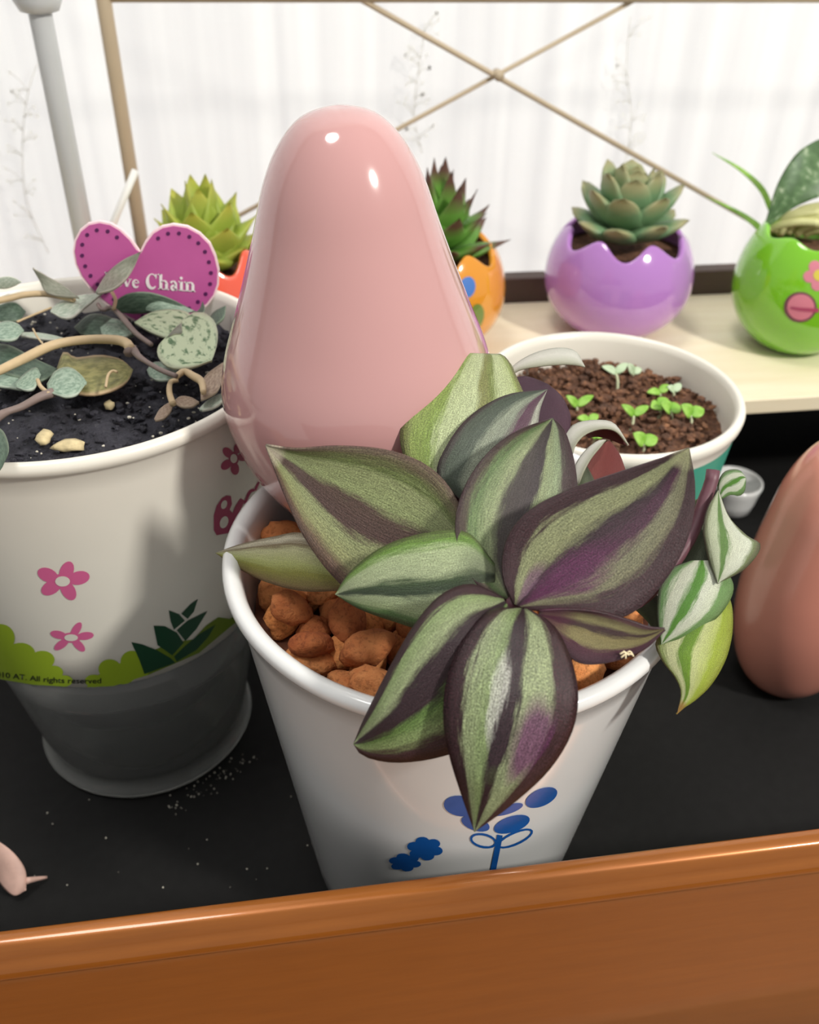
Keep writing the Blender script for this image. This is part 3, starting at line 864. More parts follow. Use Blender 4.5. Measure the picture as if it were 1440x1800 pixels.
prof = [(0.0, 0.0), (2.9, 0.0), (3.3, 0.06), (3.36, 0.2), (3.3, 0.34), (3.14, 0.45), (3.2, 0.8), (3.5, 2.5), (3.78, 4.2), (4.03, 5.74), (3.9, 5.74), (3.64, 4.2), (3.36, 2.5), (3.08, 0.95), (2.9, 0.6), (0.0, 0.6)]
P = lathe(prof, (LPX, LPY, 0.01), 96)
o = mk('water_reservoir', P[0], P[1], M['clear'], lp)
tag(o, 'clear grey plastic water reservoir')
M['dark_grey'] = plain('dark_grey_inner', rgb(84, 86, 85), 0.4, var=0.2, nscale=40)
prof = [(0.0, 2.6), (2.6, 2.6), (2.9, 2.75), (3.1, 3.2), (3.35, 4.6), (3.62, 5.76), (3.95, 5.9)]
P = lathe(prof, (LPX, LPY, 0), 72)
mk('inner_basket', P[0], P[1], M['dark_grey'], lp)

M['pink_print'] = plain('pink_print', rgb(214, 104, 152), 0.3, var=0.04)
M['rose_print'] = plain('rose_print', rgb(170, 72, 104), 0.3, var=0.06)
M['lime_print'] = plain('lime_print', rgb(158, 186, 48), 0.3, var=0.04)
M['shaded_lime_print'] = plain('shaded_lime_print', rgb(112, 134, 44), 0.3, var=0.08)  # olive shading of the lime bush, put into the print colour
M['green_print'] = plain('dark_green_print', rgb(38, 76, 54), 0.3, var=0.06)
M['ink'] = plain('black_ink', rgb(40, 46, 34), 0.5)
def pr(name, polys, mat, off=0.012, maxlen=14):
    return print_on(name, polys, M[mat], lp, L0, lr, off, maxlen)
pr('printed_bush', [[(-20, 1110), (10, 1118), (30, 1140), (72, 1160), (85, 1178), (112, 1196), (118, 1207), (60, 1204), (0, 1194), (-20, 1190)],
                    ell(0, 1122, 26, 25), ell(36, 1150, 26, 20), ell(74, 1160, 22, 16), ell(93, 1182, 18, 12), ell(112, 1197, 16, 10), ell(55, 1180, 26, 20)], 'lime_print')
pr('printed_bush', [[(152, 1208), (165, 1192), (190, 1175), (225, 1160), (252, 1150), (262, 1186), (200, 1206)], ell(165, 1197, 16, 11), ell(193, 1176, 20, 17), ell(232, 1163, 20, 19), ell(215, 1185, 24, 18)], 'lime_print')
pr('printed_bush', [[(260, 1187), (255, 1150), (300, 1130), (340, 1124), (362, 1100), (384, 1085), (404, 1088), (428, 1072), (424, 1086), (350, 1148)]], 'shaded_lime_print')
for q in ([(231, 1129), (250, 1133), (276, 1143), (300, 1157), (308, 1165), (254, 1185), (245, 1160)], [(270, 1100), (290, 1101), (311, 1112), (323, 1130), (303, 1152), (277, 1134)],
          [(306, 1154), (325, 1136), (350, 1115), (379, 1098), (366, 1120), (345, 1143), (311, 1163)], [(297, 1073), (315, 1080), (325, 1091), (306, 1107), (300, 1092)],
          [(311, 1108), (330, 1091), (365, 1074), (346, 1105), (326, 1127)], [(319, 1079), (335, 1062), (348, 1053), (341, 1075), (330, 1088)]):
    pr('printed_leaf', [q], 'green_print', 0.02)
def pflower(pet, cen, rx, ry, crx, cry):
    P_ = []
    for (px, py) in pet:
        P_.append(ell(px, py, rx, ry, math.degrees(math.atan2(py-cen[1], px-cen[0])), 18))
    P_.append(ell(cen[0], cen[1], crx*1.5, cry*1.5))
    return P_
for pet, cen, a in (([(84, 1011), (117, 1005), (139, 1016), (120, 1038), (90, 1033)], (110, 1022), (19, 12, 13, 9)),
                    ([(103, 1116), (134, 1107), (150, 1118), (138, 1134), (108, 1133)], (125, 1121), (15, 7, 12, 6)),
                    ([(401, 796), (419, 787), (428, 803), (413, 824), (398, 817)], (411, 806), (11, 7.5, 6, 8))):
    o = pr('printed_flower', pflower(pet, cen, *a), 'pink_print' if cen[0] < 300 else 'rose_print')
    print_on('flower_eye', [ell(cen[0], cen[1], a[2], a[3])], M['white_plastic'], o, L0, lr, 0.022)
o = pr('printed_letter', [[(398, 871), (406, 872), (408, 886), (404, 896), (412, 905), (411, 924), (402, 937), (381, 941), (376, 932), (376, 906), (381, 889), (390, 876)]], 'rose_print', 0.014)
print_on('letter_counter', [ell(394, 887, 5, 8, 20), ell(394, 918, 7, 11, 20)], M['white_plastic'], o, L0, lr, 0.024)
pr('printed_letter', [ribbon([(427, 878), (420, 890), (413, 906), (408, 925)], [9, 11, 10, 9])], 'rose_print', 0.014)
pr('printed_letter', [ribbon([(447, 861), (440, 864), (435, 874), (431, 886)], [5, 5, 5, 4])], 'rose_print', 0.014)
pr('printed_letter', [ribbon([(459, 845), (454, 850), (449, 862)], [4, 4, 4])], 'rose_print', 0.014)
# small print along the lower edge
def text_polys(body, size=1.0, bold=0.0):
    cu = bpy.data.curves.new('lettering', 'FONT')
    cu.body = body
    cu.size = size
    cu.offset = bold
    cu.resolution_u = 3
    ob = bpy.data.objects.new('lettering', cu)
    COL.objects.link(ob)
    dg = bpy.context.evaluated_depsgraph_get()
    me = ob.evaluated_get(dg).to_mesh()
    vs_ = [tuple(v_.co) for v_ in me.vertices]
    fs_ = [tuple(p.vertices) for p in me.polygons]
    ob.evaluated_get(dg).to_mesh_clear()
    bpy.data.objects.remove(ob)
    bpy.data.curves.remove(cu)
    return vs_, fs_
vs, fs = text_polys('2010 AT. All rights reserved', 1.0, 0.012)
x1 = max(v_[0] for v_ in vs)
VS = []
for (x, y, z) in vs:
    u = -16 + 194*x/x1
    base = 1188 + 13.5*math.sin(math.pi*min(max((u+16)/330, 0), 1))
    VS.append(cone_hit(u, base - y*13.0, L0, lr, 0.022))
FS = []
for f_ in fs:
    if any(VS[i] is None for i in f_): continue
    a_, b_, c_ = [VS[i] for i in f_[:3]]
    FS.append(f_ if (b_-a_).cross(c_-a_).dot(CAM-a_) > 0 else f_[::-1])
mk('printed_line', [p if p is not None else Vector((LPX, LPY, 8)) for p in VS], FS, M['ink'], lp)

# soil with grains
t = NT('dark_soil')
v = t.coord()
f1 = t.noise(v, 260, 5, 0.7); f2n = t.noise(v, 1100, 3, 0.6)
r = t.ramp(t.math('ADD', t.math('MULTIPLY', f1, 0.6), t.math('MULTIPLY', f2n, 0.4)), [(0.3, rgb(22, 22, 28)), (0.55, rgb(46, 46, 56)), (0.8, rgb(84, 84, 88))])
t.l(r.outputs[0], t.b.inputs['Base Color'])
t.b.inputs['Roughness'].default_value = 0.8
t.bump(f1, 1.0, 0.002)
M['soil'] = t.m
t = NT('coir_soil')
v = t.coord()
f1 = t.noise(v, 160, 5, 0.7); f2n = t.noise(v, 700, 3, 0.6)
r = t.ramp(t.math('ADD', t.math('MULTIPLY', f1, 0.6), t.math('MULTIPLY', f2n, 0.4)), [(0.32, rgb(46, 32, 26)), (0.5, rgb(100, 68, 50)), (0.7, rgb(172, 122, 86))])
t.l(r.outputs[0], t.b.inputs['Base Color'])
t.b.inputs['Roughness'].default_value = 0.9
t.bump(f1, 1.0, 0.003)
M['coir'] = t.m
def soil_bed(name, c, R, z, amp, mat, parent, sc=1.0, nr=34, na=110):
    vs_, fs_ = [], []
    for i in range(nr+1):
        r_ = R*i/nr
        for j in range(na):
            a = 2*math.pi*j/na
            x, y = r_*math.cos(a), r_*math.sin(a)
            p = Vector((x, y, c[0]))*sc
            h = amp*(noise.noise(p*0.9)+0.7*noise.noise(p*2.3)+0.5*noise.noise(p*5.1))
            vs_.append((c[0]+x, c[1]+y, z+h))
    for i in range(nr):
        for j in range(na):
            k = (j+1) % na
            fs_.append((i*na+j, (i+1)*na+j, (i+1)*na+k, i*na+k))
    o_ = mk(name, vs_, fs_, mat, parent)
    o_['kind'] = 'stuff'
    return o_
soil_bed('potting_soil', L0, 4.74, 12.35, 0.16, M['soil'], lp)
def grains(name, n_, c, R, z, r0, r1, mat, parent, seed):
    rnd = random.Random(seed)
    ico = bmesh.new(); bmesh.ops.create_icosphere(ico, subdivisions=1, radius=1)
    iv = [v_.co.copy() for v_ in ico.verts]; if_ = [tuple(x.index for x in f_.verts) for f_ in ico.faces]
    ico.free()
    VS, FS = [], []
    for _ in range(n_):
        a, rr = rnd.uniform(0, 6.283), R*math.sqrt(rnd.random())
        ct = Vector((c[0]+rr*math.cos(a), c[1]+rr*math.sin(a), z+rnd.uniform(-0.05, 0.15)))
        s_ = rnd.uniform(r0, r1)
        sc = Vector((rnd.uniform(0.6, 1.5), rnd.uniform(0.6, 1.5), rnd.uniform(0.5, 1)))
        n0 = len(VS)
        VS += [ct+Vector((p.x*sc.x, p.y*sc.y, p.z*sc.z))*s_*rnd.uniform(0.8, 1.2) for p in iv]
        FS += [tuple(i+n0 for i in f_) for f_ in if_]
    o_ = mk(name, VS, FS, mat, parent, smooth=False)
    o_['kind'] = 'stuff'
    return o_
M['perlite'] = plain('perlite', rgb(196, 192, 178), 0.8, var=0.15)
grains('soil_crumbs', 900, L0, 4.6, 12.4, 0.03, 0.11, M['soil'], lp, 3)
grains('perlite_grains', 150, L0, 4.5, 12.5, 0.015, 0.045, M['perlite'], lp, 4)
M['bark'] = plain('pale_bark', rgb(206, 190, 148), 0.8, var=0.2, nscale=500, bump=0.6)
for (u, v_, sx, sy, lab) in ((122, 783, 0.36, 0.2, 'broad pale bark chip on the dark soil at the rim'), (78, 768, 0.18, 0.3, 'narrow tan bark chip on the dark soil'), (192, 712, 0.13, 0.12, 'tiny brown bark chip on the dark soil')):
    bm = bmesh.new(); bmesh.ops.create_icosphere(bm, subdivisions=2, radius=1)
    c = PZ(u, v_, 12.55)
    vs = [c+Vector((p.co.x*sx, p.co.y*sy, p.co.z*0.13))*(1+0.35*noise.noise(p.co*2.1+c)) for p in bm.verts]
    fs = [tuple(x.index for x in f_.verts) for f_ in bm.faces]
    bm.free()
    tag(mk('bark_chip', vs, fs, M['bark'], base=c-Vector((0, 0, 0.12))), lab, 'bark chip')

# ------------------------------------------------------------------ heart label
HY = 9.6
def hp(u, v_, d=0.0):
    return PY(u, v_, HY-d)
heart = [(246, 443), (255, 425), (268, 408), (285, 398), (305, 394), (330, 398), (352, 410), (370, 428), (380, 450), (386, 475), (385, 500), (378, 520), (366, 536), (345, 552), (318, 570), (292, 590),
         (262, 578), (230, 562), (200, 545), (178, 528), (158, 508), (142, 487), (132, 465), (128, 442), (131, 422), (140, 405), (155, 393), (175, 389), (195, 393), (212, 403), (230, 420), (242, 437)]
def inset(poly, d):
    out = []
    n_ = len(poly)
    for i in range(n_):
        a, b, c = Vector(poly[i-1]), Vector(poly[i]), Vector(poly[(i+1) % n_])
        t_ = (c-a).normalized()
        out.append((b.x - t_.y*d, b.y + t_.x*d))
    return out
def slab(name, poly, front, thick, mat, parent):
    n_ = len(poly)
    vs_ = [hp(u, v_, front) for u, v_ in poly] + [hp(u, v_, front)+Vector((0, thick, 0)) for u, v_ in poly]
    fs_ = [tuple(range(n_)), tuple(reversed(range(n_, 2*n_)))] + [(i, i+n_, (i+1) % n_+n_, (i+1) % n_) for i in range(n_)]
    o_ = mk(name, vs_, fs_, mat, parent, smooth=False)
    bm_ = bmesh.new(); bm_.from_mesh(o_.data)
    bmesh.ops.triangulate(bm_, faces=[f_ for f_ in bm_.faces if len(f_.verts) > 4])
    bmesh.ops.recalc_face_normals(bm_, faces=bm_.faces[:])
    bm_.to_mesh(o_.data); bm_.free()
    return o_
M['magenta'] = plain('magenta_card', rgb(192, 92, 158), 0.35, var=0.05, nscale=80)
M['card_edge'] = plain('pale_pink_card_edge', rgb(244, 216, 222), 0.5)
M['dot_ink'] = plain('plum_ink', rgb(84, 26, 84), 0.5)
M['letter_white'] = plain('white_lettering', rgb(246, 240, 242), 0.5)
hl = empty('heart_label', hp(285, 600)-Vector((0, 0, 1)), 'magenta heart-shaped plant label reading Love Chain, stuck in the left pot', 'plant label')
slab('heart_card', heart, 0.0, 0.12, M['card_edge'], hl)
slab('heart_face', inset(heart, 3.5), 0.02, 0.02, M['magenta'], hl)
ins = inset(heart, 15)
ins = [p for i, p in enumerate(ins) if i not in (0, 1, 31)]
tot, acc = 0, 0
for i in range(len(ins)-1):
    a, b = Vector(ins[i]), Vector(ins[i+1])
    seg = (b-a).length
    while acc <= seg:
        q = a.lerp(b, acc/seg)
        slab('printed_dot', ell(q.x, q.y, 3.6, 3.6, 0, 10), 0.035, 0.012, M['dot_ink'], hl)
        acc += 19.5
    acc -= seg
# serif lettering, unit letters: x-height 0.62, cap height 1
def arc(cx, cy, rx, ry, a0, a1, n_=12):
    return [(cx+rx*math.cos(math.radians(a0+(a1-a0)*i/n_)), cy+ry*math.sin(math.radians(a0+(a1-a0)*i/n_))) for i in range(n_+1)]
TK, TN = 0.19, 0.07
def stem_(x, y0, y1, foot=True, head=False):
    r_ = [ribbon([(x, y0), (x, y1)], TK)]
    if foot: r_.append(ribbon([(x-0.17, y0+0.03), (x+0.17, y0+0.03)], TN))
    if head: r_.append(ribbon([(x-0.2, y1-0.03), (x, y1-0.03)], TN))
    return r_
LET = {
    'L': (0.72, stem_(0.2, 0, 1) + [ribbon([(0.05, 0.97), (0.4, 0.97)], TN), ribbon([(0.2, 0.035), (0.62, 0.035)], TN), ribbon([(0.62, 0.0), (0.64, 0.28)], [0.1, 0.03])]),
    'o': (0.66, [ribbon(arc(0.32, 0.31, 0.22, 0.28, 0, 360, 20), [TK, TN, TK, TN, TK])]),
    'v': (0.66, [ribbon([(0.1, 0.62), (0.32, 0.03)], TK), ribbon([(0.54, 0.62), (0.33, 0.03)], TN), ribbon([(0.0, 0.6), (0.24, 0.6)], TN), ribbon([(0.42, 0.6), (0.64, 0.6)], TN)]),
    'e': (0.6, [ribbon(arc(0.3, 0.31, 0.2, 0.27, 10, 325, 20), [TN, TN, TK, TK, TN]), ribbon([(0.12, 0.36), (0.5, 0.36)], TN)]),
    'C': (0.82, [ribbon(arc(0.42, 0.5, 0.3, 0.46, 40, 318, 22), [TN, TN, TK*1.2, TK*1.2, TN]), ribbon([(0.68, 0.98), (0.68, 0.66)], [0.1, 0.04])]),
    'h': (0.72, stem_(0.17, 0, 1, True, True) + stem_(0.54, 0, 0.45) + [ribbon([(0.2, 0.46), (0.32, 0.58), (0.46, 0.57), (0.54, 0.43)], [TN, TN, TK])]),
    'a': (0.6, stem_(0.42, 0, 0.45, False) + [ribbon([(0.1, 0.47), (0.2, 0.58), (0.34, 0.58), (0.42, 0.44)], [TK*0.8, TN, TK]), ribbon([(0.42, 0.36), (0.24, 0.3), (0.14, 0.18), (0.2, 0.05), (0.32, 0.05), (0.42, 0.14)], [TN, TK*0.8, TK*0.8, TN]), ribbon([(0.42, 0.05), (0.54, 0.06)], TN)]),
    'i': (0.4, stem_(0.19, 0, 0.62, True, True) + [ell(0.18, 0.83, 0.1, 0.1)]),
    'n': (0.72, stem_(0.17, 0, 0.62, True, True) + stem_(0.54, 0, 0.45) + [ribbon([(0.2, 0.46), (0.32, 0.58), (0.46, 0.57), (0.54, 0.43)], [TN, TN, TK])]),
}
def word(txt, u0, v0, size, slope):
    x = 0
    for ch in txt:
        if ch == ' ':
            x += 0.28
            continue
        adv, polys = LET[ch]
        VS, FS = [], []
        for p in polys:
            vs_, fs_ = flat_mesh(p, 5)
            n0 = len(VS)
            for (px, py, _) in vs_:
                u = u0 + (x+px)*size
                VS.append(hp(u, v0 + (u-u0)*slope - py*size*1.0, 0.045))
            FS += [tuple(i+n0 for i in f_) for f_ in fs_]
        FS = [f_ if (VS[f_[1]]-VS[f_[0]]).cross(VS[f_[2]]-VS[f_[0]]).y < 0 else f_[::-1] for f_ in FS]
        mk('letter', VS, FS, M['letter_white'], hl, smooth=False)
        x += adv
word('Love', 183, 502, 24, 0.07)
word('Chain', 256, 507, 27, 0.07)
a = hp(290, 585); 
vs, fs = box(a.x-0.2, a.x+0.2, HY+0.02, HY+0.1, 11.6, a.z+0.15)
mk('stake', vs, fs, M['card_edge'], hl, smooth=False)

# ------------------------------------------------------------------ string of hearts
def PL(u, v_, h):
    p = PZ(u, v_, 12.6+h)
    if p.y > 9.0+h*0.2:
        p = PY(u, v_, 9.0+h*0.2)
    return p
def mott(name, base, spot, edge, scale=26, thr=(0.42, 0.6), rough=0.5):
    t_ = NT(name)
    tc = t_.n('ShaderNodeTexCoord')
    mp = t_.n('ShaderNodeMapping'); t_.l(tc.outputs['UV'], mp.inputs[0])
    nz = t_.noise(mp.outputs[0], scale*0.4, 4, 0.6)
    sp = t_.n('ShaderNodeSeparateXYZ'); t_.l(tc.outputs['UV'], sp.inputs[0])
    c_ = t_.ramp(nz, [(thr[0], spot), (thr[1], base)]).outputs[0]
    e = t_.math('ABSOLUTE', t_.math('SUBTRACT', sp.outputs[0], 0.5))
    g = t_.ramp(e, [(0.42, (0, 0, 0, 1)), (0.5, (1, 1, 1, 1))]).outputs[0]
    c_ = t_.mix(g, c_, edge)
    t_.l(c_, t_.b.inputs['Base Color'])
    t_.b.inputs['Roughness'].default_value = rough
    t_.bump(nz, 0.4, 0.0005)
    translucent(t_, 0.1)
    return t_.m
sm = {
    'grey': mott('hearts_underside', rgb(140, 142, 128), rgb(118, 122, 106), rgb(176, 172, 158)),
    'pale': mott('hearts_pale', rgb(196, 204, 190), rgb(160, 176, 158), rgb(214, 216, 204)),
    'dark': mott('hearts_dark', rgb(84, 104, 88), rgb(60, 80, 66), rgb(130, 146, 126)),
    'mottled': mott('hearts_mottled', rgb(190, 204, 170), rgb(84, 118, 80), rgb(196, 202, 174), 22, (0.38, 0.48)),
    'olive': mott('hearts_olive', rgb(148, 144, 92), rgb(112, 112, 66), rgb(196, 170, 134)),
    'teal': mott('hearts_teal', rgb(160, 180, 162), rgb(122, 146, 128), rgb(190, 204, 188)),
    'tan': mott('hearts_tan', rgb(172, 152, 132), rgb(140, 118, 102), rgb(188, 170, 150)),
}
hearts = empty('string_of_hearts', (LPX, LPY, 12.4), 'trailing plant with mottled grey-green heart-shaped leaves in the left pot', 'plant')
def hleaf(left, right, mat, h=0.5, cup=0.08, nu=16, nv=10, dh=0.0):
    n_ = len(left); m_ = len(right)
    l_ = [(u, v_, h+dh*i/(n_-1)) for i, (u, v_) in enumerate(left)]
    r_ = [(u, v_, h+dh*i/(m_-1)) for i, (u, v_) in enumerate(right)]
    leaf(LF, hearts, l_, r_, (sm[mat], sm['grey']), cup=cup, nu=nu, nv=nv, th=0.07, conv=PL)
hleaf([(57, 472), (80, 484), (110, 500), (138, 522)], [(57, 472), (70, 494), (84, 515), (138, 522)], 'grey', 1.1)
hleaf([(-12, 490), (12, 486), (26, 489), (38, 496)], [(-12, 507), (10, 508), (26, 503), (38, 496)], 'pale', 0.9)
hleaf([(-15, 541), (12, 532), (30, 533), (46, 548)], [(-15, 562), (15, 565), (35, 562), (46, 548)], 'dark', 0.5)
hleaf([(88, 547), (104, 530), (138, 519), (180, 514)], [(88, 547), (108, 557), (128, 556), (152, 538), (180, 514)], 'pale', 0.8)
hleaf([(168, 512), (188, 480), (216, 457), (248, 442)], [(172, 514), (200, 506), (230, 480), (248, 442)], 'grey', 1.5)
hleaf([(198, 532), (225, 516), (262, 514), (302, 526), (345, 548)], [(198, 548), (240, 552), (290, 548), (320, 550), (345, 548)], 'dark', 0.35)
hleaf([(240, 535), (275, 526), (310, 534), (345, 547)], [(250, 545), (280, 550), (315, 550), (345, 547)], 'teal', 0.42)
hleaf([(130, 575), (158, 552), (190, 555), (215, 572), (236, 588)], [(140, 585), (165, 592), (190, 594), (215, 594), (236, 588)], 'dark', 0.2)
hleaf([(176, 575), (190, 560), (212, 563), (234, 584)], [(178, 585), (192, 592), (214, 593), (234, 584)], 'teal', 0.3)
hleaf([(352, 572), (330, 549), (298, 543), (265, 549), (236, 566)], [(345, 585), (325, 594), (292, 592), (262, 581), (236, 566)], 'mottled', 0.55)
hleaf([(320, 590), (300, 592), (281, 603), (277, 624), (298, 644), (336, 645), (373, 633)], [(320, 588), (320, 563), (348, 547), (374, 560), (383, 585), (380, 612), (373, 633)], 'mottled', 0.75, 0.1)
hleaf([(258, 650), (272, 636), (298, 640), (316, 656)], [(262, 660), (276, 667), (298, 666), (316, 656)], 'teal', 0.2)
hleaf([(100, 646), (113, 617), (132, 628), (168, 624), (188, 625), (214, 632), (234, 650)], [(102, 660), (118, 682), (142, 692), (172, 692), (205, 682), (226, 668), (234, 650)], 'olive', 0.35, 0.15)
hleaf([(82, 675), (98, 651), (122, 645), (142, 658), (153, 672)], [(84, 688), (100, 694), (118, 697), (138, 691), (153, 672)], 'teal', 0.6, 0.15)
hleaf([(26, 676), (42, 657), (62, 645), (72, 658)], [(28, 680), (46, 685), (62, 680), (72, 658)], 'teal', 0.6, 0.1)
hleaf([(-15, 573), (10, 564), (30, 568), (42, 580)], [(-15, 594), (10, 598), (30, 594), (42, 580)], 'teal', 0.75, 0.15)
hleaf([(36, 584), (62, 584), (90, 588), (117, 595)], [(36, 589), (62, 593), (90, 596), (117, 595)], 'pale', 0.4, 0.03)
hleaf([(-15, 603), (18, 607), (62, 630), (101, 648)], [(-15, 648), (30, 662), (75, 668), (101, 648)], 'dark', 0.3, 0.1)
hleaf([(-15, 660), (15, 655), (45, 660), (82, 664)], [(-15, 676), (15, 680), (45, 682), (82, 664)], 'teal', 0.25, 0.05)
hleaf([(-40, 770), (-15, 750), (6, 758), (16, 790), (4, 822)], [(-40, 780), (-35, 810), (-20, 830), (-5, 832), (4, 822)], 'dark', 1.0, 0.15)
hleaf([(352, 672), (366, 655), (384, 642), (400, 632)], [(353, 702), (368, 696), (386, 682), (400, 640)], 'tan', 0.55, 0.12)
hleaf([(350, 718), (364, 704), (382, 694), (402, 688)], [(356, 720), (374, 716), (390, 706), (402, 688)], 'pale', 0.3, 0.05)
hleaf([(271, 736), (280, 720), (292, 710), (306, 704)], [(274, 738), (288, 734), (300, 722), (306, 704)], 'tan', 0.3, 0.1, 12, 8)
hleaf([(306, 704), (318, 696), (336, 698), (350, 706)], [(306, 708), (320, 714), (338, 713), (350, 706)], 'tan', 0.35, 0.08, 12, 8)
hleaf([(338, 552), (350, 544), (354, 535), (356, 529)], [(346, 556), (357, 550), (360, 540), (356, 529)], 'dark', 0.7, 0.03, 10, 6)
hleaf([(364, 562), (376, 548), (388, 541), (397, 537)], [(372, 574), (384, 566), (394, 556), (397, 537)], 'dark', 0.5, 0.03, 10, 6)
M['stem_tan'] = plain('stem_tan', rgb(190, 168, 132), 0.55, var=0.12, nscale=150)
M['stem_grey'] = plain('stem_grey_purple', rgb(128, 112, 106), 0.55, var=0.15, nscale=150)
def hstem(px, h, rad, mat):
    P_ = tube([PL(u, v_, h) for u, v_ in px], rad, 8, 28)
    mk('stem', P_[0], P_[1], M[mat], hearts)
hstem([(-25, 662), (0, 651), (45, 629), (95, 606), (150, 597), (200, 597), (222, 603), (230, 614)], 0.9, [0.1, 0.12, 0.11, 0.13], 'stem_tan')
hstem([(226, 620), (232, 612), (246, 628), (280, 649), (310, 661)], 0.85, [0.13, 0.06, 0.06], 'stem_grey')
hstem([(310, 662), (324, 653), (338, 660), (354, 671), (358, 690)], 0.8, [0.07, 0.1, 0.07], 'stem_tan')
hstem([(-20, 532), (10, 526), (45, 518), (85, 517), (130, 526)], 0.95, 0.09, 'stem_tan')
hstem([(-20, 742), (10, 725), (38, 715), (70, 698), (94, 690)], 0.55, [0.14, 0.08, 0.09, 0.12], 'stem_grey')
hstem([(66, 668), (72, 680), (86, 692)], 0.6, 0.05, 'stem_tan')
hstem([(172, 535), (180, 545), (195, 541), (212, 555), (238, 585), (266, 606)], 0.8, [0.05, 0.08, 0.06], 'stem_grey')
hstem([(196, 512), (203, 527), (200, 543)], 0.9, 0.05, 'stem_tan')
hstem([(30, 566), (60, 553), (90, 541)], 0.7, 0.03, 'stem_tan')
hstem([(304, 710), (298, 690), (300, 672), (313, 668)], 0.5, [0.08, 0.07, 0.06], 'stem_tan')
hstem([(58, 578), (66, 593), (78, 608)], 0.7, 0.025, 'stem_tan')
hstem([(186, 680), (190, 660), (198, 652), (206, 654)], 0.65, 0.035, 'stem_tan')

# ------------------------------------------------------------------ pot with seedlings
SPZ = 10.25
sc_ = PZ(1074, 680, SPZ)
SX, SY_, SR = sc_.x, sc_.y, 4.02
def sr(z):
    return 2.9 + (SR-0.1-2.9)*(z/SPZ)
sp_ = empty('seedling_pot', (SX, SY_, 0), 'white pot with teal print full of brown soil and sprouts, behind the striped plant', 'pot')
prof = [(0, 0.02), (2.6, 0.0), (2.85, 0.1)] + [(sr(z), z) for z in (0.4, 2, 4, 6, 8, 9.4, 9.75)] + [(SR-0.03, 9.9), (SR, 10.08), (SR-0.05, 10.22), (SR-0.16, 10.27), (SR-0.27, 10.2), (SR-0.33, 10.0), (SR-0.4, 9.3), (SR-0.6, 8.0), (0, 8.0)]
P = lathe(prof, (SX, SY_, 0), 96)
mk('pot_body', P[0], P[1], M['white_plastic'], sp_)
M['teal'] = plain('teal_print', rgb(62, 158, 136), 0.35, var=0.04)
for a0, a1 in ((-125, -32), (-12, 60), (80, 150), (170, 222)):
    vs, fs = [], []
    n_ = 26
    for (z, q) in ((9.5, 0.0), (8.0, 0.0), (6.6, 0.0), (5.2, 0.0), (4.2, 0)):
        for i in range(n_+1):
            a = math.radians(a0+(a1-a0)*i/n_)
            r_ = sr(z)+0.012
            vs.append((SX+r_*math.cos(a), SY_+r_*math.sin(a), z))
    for j in range(4):
        for i in range(n_):
            k = j*(n_+1)+i
            fs.append((k, k+n_+1, k+n_+2, k+1))
    mk('teal_panel', vs, fs, M['teal'], sp_)
soil_bed('coir_soil', (SX, SY_), 3.62, 9.2, 0.22, M['coir'], sp_, 1.3)
grains('coir_crumbs', 700, (SX, SY_), 3.45, 9.32, 0.05, 0.17, M['coir'], sp_, 8)
t = NT('sprout_green')
v = t.coord(); f = t.noise(v, 300, 3)
t.l(t.ramp(f, [(0.3, rgb(132, 190, 64)), (0.7, rgb(176, 220, 110))]).outputs[0], t.b.inputs['Base Color'])
t.b.inputs['Roughness'].default_value = 0.45
translucent(t, 0.25)
M['sprout'] = t.m
t = NT('sprout_pale')
v = t.coord(); f = t.noise(v, 300, 3)
t.l(t.ramp(f, [(0.3, rgb(186, 212, 172)), (0.7, rgb(212, 228, 200))]).outputs[0], t.b.inputs['Base Color'])
t.b.inputs['Roughness'].default_value = 0.45
translucent(t, 0.2)
M['sprout_pale'] = t.m
M['sprout_stem'] = plain('sprout_stem', rgb(206, 214, 178), 0.5)
def blade(base, tip, wd, up, mat, name, parent, bend=0.0, nu=8, nv=4):
    base, tip, up = Vector(base), Vector(tip), Vector(up).normalized()
    ax_ = tip-base
    side = ax_.cross(up).normalized()
    upn = side.cross(ax_).normalized()
    vs_, fs_ = [], []
    for i in range(nu+1):
        u = i/nu
        w_ = wd*math.sin(math.pi*(0.06+0.94*u**0.8))**0.7 if u < 1 else 0.004
        c_ = base+ax_*u+upn*bend*math.sin(math.pi*u)*ax_.length
        for j in range(nv+1):
            s_ = 2*j/nv-1
            vs_.append(c_+side*w_*s_/2+upn*(0.12*w_*s_*s_))
    for i in range(nu):
        for j in range(nv):
            k = i*(nv+1)+j
            fs_.append((k, k+1, k+nv+2, k+nv+1))
    o_ = mk(name, vs_, fs_, mat, parent)
    solid(o_, 0.03, 0)
    return o_
